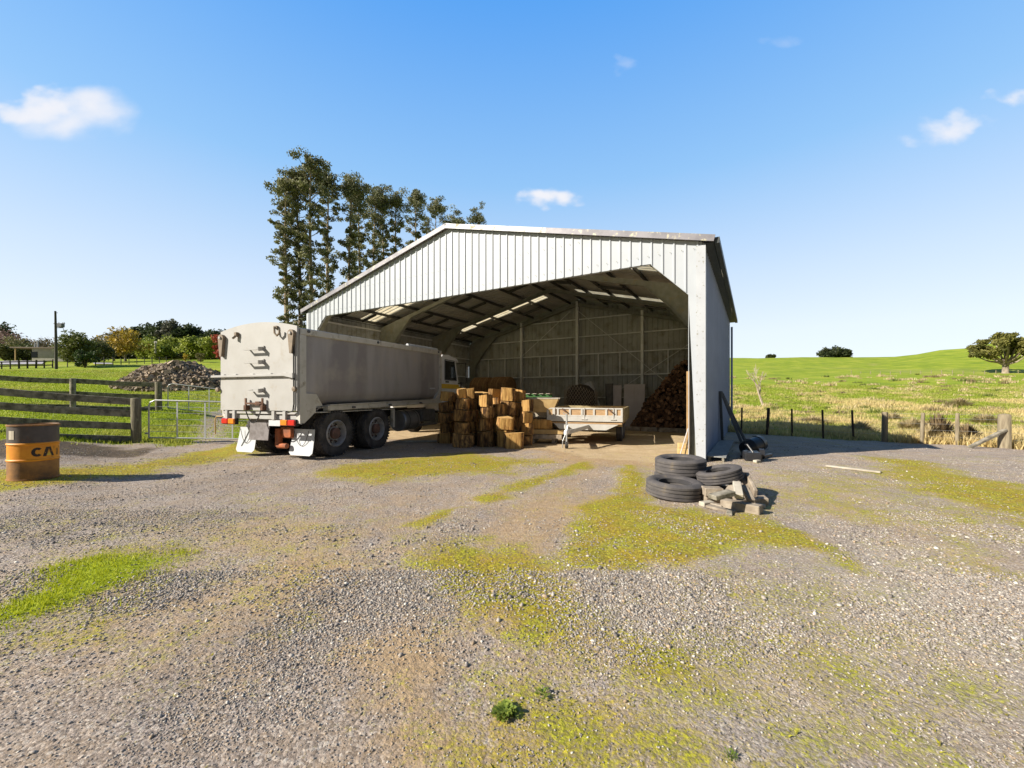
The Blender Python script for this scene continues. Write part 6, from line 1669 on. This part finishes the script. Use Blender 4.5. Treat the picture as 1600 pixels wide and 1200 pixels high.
# right hill
bt('spreading_tree', 'lone broad tree with a pale trunk on the right hillside', 1567, 130, H(1567, 130, 518), 16.5, 4.2, 46, 95, .42, (.045, .055, .016), (.17, .17, .045), None, 'trunk_wide', .95, shape=.85, clump=.115) if False else None
def hill_tree():
    b = at(1571, 130); b.z = sz(b.x, b.y) - .1
    h = CH + (HY - 516) / F * 130 - b.z
    root = thing('spreading_tree', 'lone broad tree with a pale trunk on the right hillside', 'tree', b)
    r = np.random.default_rng(77); q = MB()
    q.tube([(0, 0, -.4), (0, 0, .6), (.05, 0, 3.2)], [1.15, .8, .7], 12)
    C = []; Rd = []
    for i in range(84):
        a = r.random() * 2 * PI; rr = r.random() ** .55
        x = math.cos(a) * rr * 8.0 - .9; y = math.sin(a) * rr * 6.5
        zt = h - 1.2 - 4.2 * rr ** 2 ; zl = 4.4 + rr * .8
        z = zl + (zt - zl) * r.random() ** .55
        C.append((x, y, z)); Rd.append(.9 + .8 * r.random())
        if i < 18:
            e = Vector((x, y, z)); s = Vector((x * .05, y * .05, 2.6 + r.random()))
            q.tube([s, s.lerp(e, .45) + Vector((0, 0, -.6)), e], [.38, .24, .08], 7)
    q.build('trunk', M['trunk_hill'], root, True)
    VV, FF, cc = leaf_cloud(np.array(C), np.array(Rd), 130, .36, (.055, .065, .018), (.24, .225, .055), 78, .65)
    np_mesh('crown', VV, FF, M['leaf'], cc, root)
M['trunk_hill'] = nmat('pale_hill_trunk', (.36, .30, .23), (.20, .16, .115), 1.2, .9, 0, .4, 4, .15)
hill_tree()
for i, (px, ty, w, lab) in enumerate(((1292, 545, 11, 'dark round tree in the copse on the skyline, left one'), (1306, 543, 12, 'dark round tree in the copse on the skyline, middle one'), (1322, 548, 10, 'dark round tree in the copse on the skyline, right one'), (1204, 555, 5, 'tiny dark tree alone on the hill skyline'))):
    bt('skyline_tree', lab, px, 262, H(px, 262, ty) + .5, w, .3, 30, 80, .6, DK1, (.08, .09, .035), 'copse on the hill skyline' if i < 3 else None, 'trunk_dark', .3)
# dry bushes in the rough paddock
def dry_bush(px, py, w, h, lab, c1, c2, d=None):
    d = d or F * 1.55 / (py - HY); b = at(px, d); b.z = sz(b.x, b.y)
    root = thing('dry_bush', lab, 'bush', b)
    n = 420; r = np.random.default_rng(int(px)); a = r.random(n) * 2 * PI; s = r.random(n) ** .6
    dx = np.cos(a) * s * w / 2; dy = np.sin(a) * s * w / 2; hh = h * (1 - .55 * s ** 2) * (.6 + .5 * r.random(n))
    base = np.stack([dx * .35, dy * .35, np.zeros(n)], 1); tip = np.stack([dx, dy, hh], 1)
    sd = np.stack([-np.sin(a), np.cos(a), np.zeros(n)], 1) * .018
    mid = base * .35 + tip * .65 + np.stack([np.zeros(n), np.zeros(n), hh * .16], 1)
    VV = np.stack([base - sd, base + sd, mid + sd, mid - sd, tip + sd * .3, tip - sd * .3], 1).reshape(-1, 3)
    k = np.arange(n)[:, None] * 6
    FF = np.concatenate([np.concatenate([k, k + 1, k + 2, k + 3], 1), np.concatenate([k + 3, k + 2, k + 4, k + 5], 1)])
    ct = r.random(n)[:, None]; cc = np.array(c1) * (1 - ct) + np.array(c2) * ct
    np_mesh('stems', VV, FF, M['leaf'], np.repeat(cc, 6, 0), root)
TAN = ((.34, .26, .12), (.58, .48, .28)); BRN = ((.13, .09, .05), (.30, .22, .12))
dry_bush(1465, 690, 1.1, .95, 'brown dead bush behind the wire fence near two pale posts', *BRN, d=13.9)
dry_bush(1452, 692, .9, .6, 'straw coloured tussock at the foot of the brown dead bush', *TAN, d=13.6)
dry_bush(1512, 692, .8, .65, 'small brown bush left of the strainer post', *BRN, d=13.2)
dry_bush(1425, 664, 1.6, .7, 'pale straw tussock far behind the stout grey fence post', *TAN, d=20)
dry_bush(1395, 650, 1.5, .6, 'pale tussock higher up the rough paddock', *TAN, d=27)
dry_bush(1345, 660, 1.8, .6, 'wide straw tussock behind the dark fence posts', *TAN, d=19.5)
dry_bush(1270, 655, 2.2, .6, 'broad straw tussock right of the leafless tree', *TAN, d=25)
dry_bush(1540, 655, 2.0, .7, 'pale tussock above the strainer post', *TAN, d=24)
dry_bush(1500, 628, 2.6, .8, 'pale tussock in the middle of the right paddock', *TAN, d=38)
# weeds in the yard
def weed(px, py, w, lab, n=46):
    x, y = gp(px, py); z = sz(x, y)
    root = thing('weed', lab, 'weed', (x, y, z))
    r = np.random.default_rng(int(px + py)); a = r.random(n) * 2 * PI; ln = w * (.16 + .2 * r.random(n)); up = .1 + .45 * r.random(n)
    dr = np.stack([np.cos(a), np.sin(a), up], 1); st = np.stack([np.cos(a) * w * .3 * r.random(n), np.sin(a) * w * .3 * r.random(n), .25 * w * r.random(n)], 1); st[:, :2] *= 1.5
    sd = np.stack([-np.sin(a), np.cos(a), 0 * a], 1) * (ln * .28)[:, None]
    tip = st + dr * (ln * .8)[:, None]; mid = st + dr * (ln * .5)[:, None]; mid[:, 2] += .006
    VV = np.stack([st, mid - sd, tip, mid + sd], 1).reshape(-1, 3); FF = np.arange(n * 4).reshape(n, 4)
    ct = r.random(n)[:, None]; cc = np.array((.13, .20, .03)) * (1 - ct) + np.array((.36, .43, .08)) * ct
    np_mesh('leaves', VV, FF, M['grass'], np.repeat(cc, 4, 0), root)
weed(788, 1118, .095, 'larger leafy green weed in the foreground gravel', 230)
weed(848, 1088, .07, 'small yellow green weed just behind the larger weed')
weed(1492, 1192, .06, 'small weed in gravel at the lower right edge') if False else None
weed(1142, 1188, .05, 'tiny weed at the bottom edge of the gravel')
weed(806, 1120, .05, 'small weed touching the larger leafy weed')

# ------------------------------------------------------------------ far left: house, road, power pole
def house():
    b = at(84, 73); b.z = sz(b.x, b.y) - .1
    root = thing('house', 'low grey house with a flat brown roof behind the power pole', 'house', b, R(8))
    q = MB(); q.box((.9, 0, 1.0), (5.0, 4.0, 2.2)); w = q.build('wall', M['house_wall'], root)
    q = MB(); q.box((-.35, -.15, 2.18), (8.0, 5.0, .18)); r_ = q.build('roof', M['house_roof'], root)
    for x, h in ((-2.9, .9), (-2.45, 1.5)):
        q = MB(); q.tube([(x, 0, 2.2), (x, 0, 2.2 + h)], .12, 8); q.build('chimney_flue', M['galv'], r_)
    q = MB(); q.box((-1.2, -2.02, 1.0), (.9, .05, 1.0)); q.build('window', M['glass'], root)
    q = MB(); q.box((-3.9, -2.2, 1.0), (.12, .12, 2.1)); q.build('verandah_post', M['sawn'], root)
house()
q = MB()
for (a, b, c, d) in (((-60, 60.5), (66, 64), (70, 69.5), (-60, 70)), ((146, 66), (178, 66.5), (172, 69), (146, 69))):
    pts = []
    n = 14
    for i in range(n + 1):
        t = i / n
        px0 = a[0] + (b[0] - a[0]) * t; d0 = a[1] + (b[1] - a[1]) * t; px1 = d[0] + (c[0] - d[0]) * t; d1 = d[1] + (c[1] - d[1]) * t
        for k in range(5):
            px = px0 + (px1 - px0) * k / 4; dd = d0 + (d1 - d0) * k / 4; p = at(px, dd); p.z = sz(p.x, p.y) + .12; pts.append(p)
    q.add(pts, [(i * 5 + k, (i + 1) * 5 + k, (i + 1) * 5 + k + 1, i * 5 + k + 1) for i in range(n) for k in range(4)])
tag(q.build('road', M['road']), None, kind='structure')
def power_pole():
    b = at(88, 57); b.z = sz(b.x, b.y) - .1
    root = thing('power_pole', 'dark timber power pole with a transformer on the left skyline', 'power pole', b)
    h = CH + (HY - 486) / F * 57 - b.z
    q = MB(); q.tube([(.0, 0, -.3), (-.05, 0, h * .5), (-.14, 0, h)], [.17, .15, .11], 10); q.build('pole', M['pole'], root, True)
    za = h - 1.75
    q = MB(); q.box((.42, 0, za), (1.5, .1, .1)); q.box((.5, 0, za - .58), (.9, .09, .08)); q.box((-.0, 0, h - .25), (.35, .06, .06)); q.build('crossarm', M['pole'], root)
    q = MB(); q.box((.62, 0, za - .26), (.72, .45, .48), bev=.05); q.build('transformer', M['blue_steel'], root)
    q = MB()
    for x in (-.25, .35, .9, 1.1): q.lathe([(.03, 0), (.05, .05), (.03, .1), (.05, .14), (.001, .18)], 8, None, (x, 0, za + .05))
    q.build('insulator', M['flap'], root)
    q = MB(); q.tube([(.95, 0, za - .4), (1.0, 0, za - 1.0), (1.15, .05, za - 1.5), (1.25, .05, za - 1.8)], .025, 5); q.build('hanging_cable', M['pole'], root)
power_pole()
q = MB(); q.tube([(0, 0, 0), (0, 0, 2.3)], .14, 8); q.box((.0, 0, 2.3), (.6, .1, .5)); o = q.build('white_stake', M['house_wall']); b = at(243, 88); o.location = (b.x, b.y, sz(b.x, b.y) + 1.6); tag(o, 'pale marker post between the light green shrubs', 'post')

# ------------------------------------------------------------------ light, sky, camera
EL, AZ = R(30), R(21)          # light travels towards +x, a little away from the camera
Ld = Vector((math.cos(AZ) * math.cos(EL), math.sin(AZ) * math.cos(EL), -math.sin(EL)))
sun = bpy.data.lights.new('sun', 'SUN'); sun.energy = 4.4; sun.angle = R(.5); sun.color = (1, .92, .80)
so = bpy.data.objects.new('sun', sun); COL.objects.link(so); so.rotation_euler = Ld.to_track_quat('-Z', 'Y').to_euler(); so.location = (-20, -10, 20)
wd = bpy.data.worlds.new('World'); scene.world = wd; wd.use_nodes = True
nt = wd.node_tree; bg = nt.nodes['Background']
sky = nt.nodes.new('ShaderNodeTexSky'); sky.sky_type = 'NISHITA'; sky.sun_disc = False
sky.sun_elevation = EL; sky.sun_rotation = math.atan2(-Ld.x, -Ld.y); sky.altitude = 100; sky.air_density = 1.0; sky.dust_density = .6; sky.ozone_density = 1.6
tc = nt.nodes.new('ShaderNodeTexCoord')
col = sky.outputs[0]
# scattered small clouds: soft noisy puffs in fixed sky directions
sx_n = nt.nodes.new('ShaderNodeSeparateXYZ'); nt.links.new(tc.outputs['Generated'], sx_n.inputs[0])
DX, DY, DZ = sx_n.outputs
ysafe = mth(nt, 'MAXIMUM', DY, .05)
gxn, gzn = mth(nt, 'DIVIDE', DX, ysafe), mth(nt, 'DIVIDE', DZ, ysafe)
def cloud(px, py, w, h, dens, seed, scale=15, amp=4.2):
    global col
    a = mth(nt, 'DIVIDE', mth(nt, 'SUBTRACT', gxn, (px - CX) / F), w / F * .5)
    b = mth(nt, 'DIVIDE', mth(nt, 'SUBTRACT', gzn, (HY - py) / F), h / F * .5)
    cb = nt.nodes.new('ShaderNodeCombineXYZ'); nt.links.new(gxn, cb.inputs[0]); nt.links.new(mth(nt, 'MULTIPLY', gzn, 1.5), cb.inputs[1]); cb.inputs[2].default_value = seed * 1.37
    nz = nt.nodes.new('ShaderNodeTexNoise'); nz.inputs['Scale'].default_value = scale; nz.inputs['Detail'].default_value = 5; nz.inputs['Roughness'].default_value = .42
    nt.links.new(cb.outputs[0], nz.inputs[0])
    v = mth(nt, 'SUBTRACT', 1.0, mth(nt, 'ADD', mth(nt, 'MULTIPLY', a, a), mth(nt, 'MULTIPLY', b, b)))
    v = mth(nt, 'ADD', v, mth(nt, 'MULTIPLY', mth(nt, 'SUBTRACT', nz.outputs[0], .5), amp))
    mr = nt.nodes.new('ShaderNodeMapRange'); mr.interpolation_type = 'SMOOTHSTEP'
    mr.inputs['From Min'].default_value = -.1; mr.inputs['From Max'].default_value = 1.5; mr.inputs['To Max'].default_value = dens
    nt.links.new(v, mr.inputs[0])
    f = mth(nt, 'MULTIPLY', mr.outputs[0], mth(nt, 'GREATER_THAN', DY, .2))
    col = mixc(nt, f, col, (CLOUD, CLOUD, CLOUD * 1.05))
SKY_STR = .11
EXPO = .96
UNIT = 1 / (SKY_STR * 2 ** EXPO)
CLOUD = .92 * UNIT
# clear winter sky: pale at the horizon, deep blue overhead and dimmer away from the view
cr = nt.nodes.new('ShaderNodeValToRGB'); el = cr.color_ramp.elements
SK = [(0, (.87, .93, 1.0)), (.135, (.83, .91, 1.0)), (.254, (.655, .805, 1.0)), (.456, (.31, .60, .99)), (.696, (.105, .40, .97)), (.80, (.05, .20, .5)), (1, (.02, .06, .17))]
while len(el) < len(SK): el.new(.5)
for e_, (p_, c_) in zip(el, SK): e_.position = p_; e_.color = (*c_, 1)
nt.links.new(DZ, cr.inputs[0])
rampc = mixc(nt, 1.0, cr.outputs[0], (UNIT, UNIT, UNIT), 'MULTIPLY')
bf = nt.nodes.new('ShaderNodeMapRange'); bf.inputs['From Min'].default_value = -.3; bf.inputs['From Max'].default_value = .3; bf.inputs['To Min'].default_value = .14
nt.links.new(DY, bf.inputs[0])
cbf = nt.nodes.new('ShaderNodeCombineColor')
for k_ in range(3): nt.links.new(bf.outputs[0], cbf.inputs[k_])
rampc = mixc(nt, 1.0, rampc, cbf.outputs[0], 'MULTIPLY')
col = mixc(nt, .88, col, rampc)
cloud(112, 178, 190, 92, 1.0, 5.0, 9, 2.2)
cloud(140, 160, 80, 60, .8, 6.0, 14, 2.5)
cloud(30, 178, 150, 40, .8, 2.3, 13)
cloud(70, 160, 110, 50, .8, 3.1, 16)
cloud(1478, 205, 150, 56, .85, 4, 13, 3.2)
cloud(1505, 192, 60, 40, .6, 5, 18)
cloud(1575, 153, 96, 28, .85, 7.6, 15)
cloud(858, 310, 100, 32, .95, 9, 18)
cloud(970, 100, 46, 34, .22, 12, 20)
cloud(1220, 66, 70, 20, .16, 15, 18)
nt.links.new(col, bg.inputs[0]); bg.inputs[1].default_value = SKY_STR
cam = bpy.data.cameras.new('camera'); co = bpy.data.objects.new('camera', cam); COL.objects.link(co)
co.location = (0, 0, CH); co.rotation_euler = (R(90), 0, 0)
cam.sensor_fit = 'HORIZONTAL'; cam.sensor_width = 36; cam.lens = F / 1600 * 36; cam.shift_y = 20 / 1600; cam.clip_end = 4000; cam.clip_start = .05
scene.camera = co
scene.view_settings.view_transform = 'Standard'; scene.view_settings.look = 'None'; scene.view_settings.gamma = 1
scene.view_settings.exposure = EXPO
scene.cycles.max_bounces = 8; scene.cycles.diffuse_bounces = 5; scene.cycles.transparent_max_bounces = 8
scene.cycles.use_denoising = True
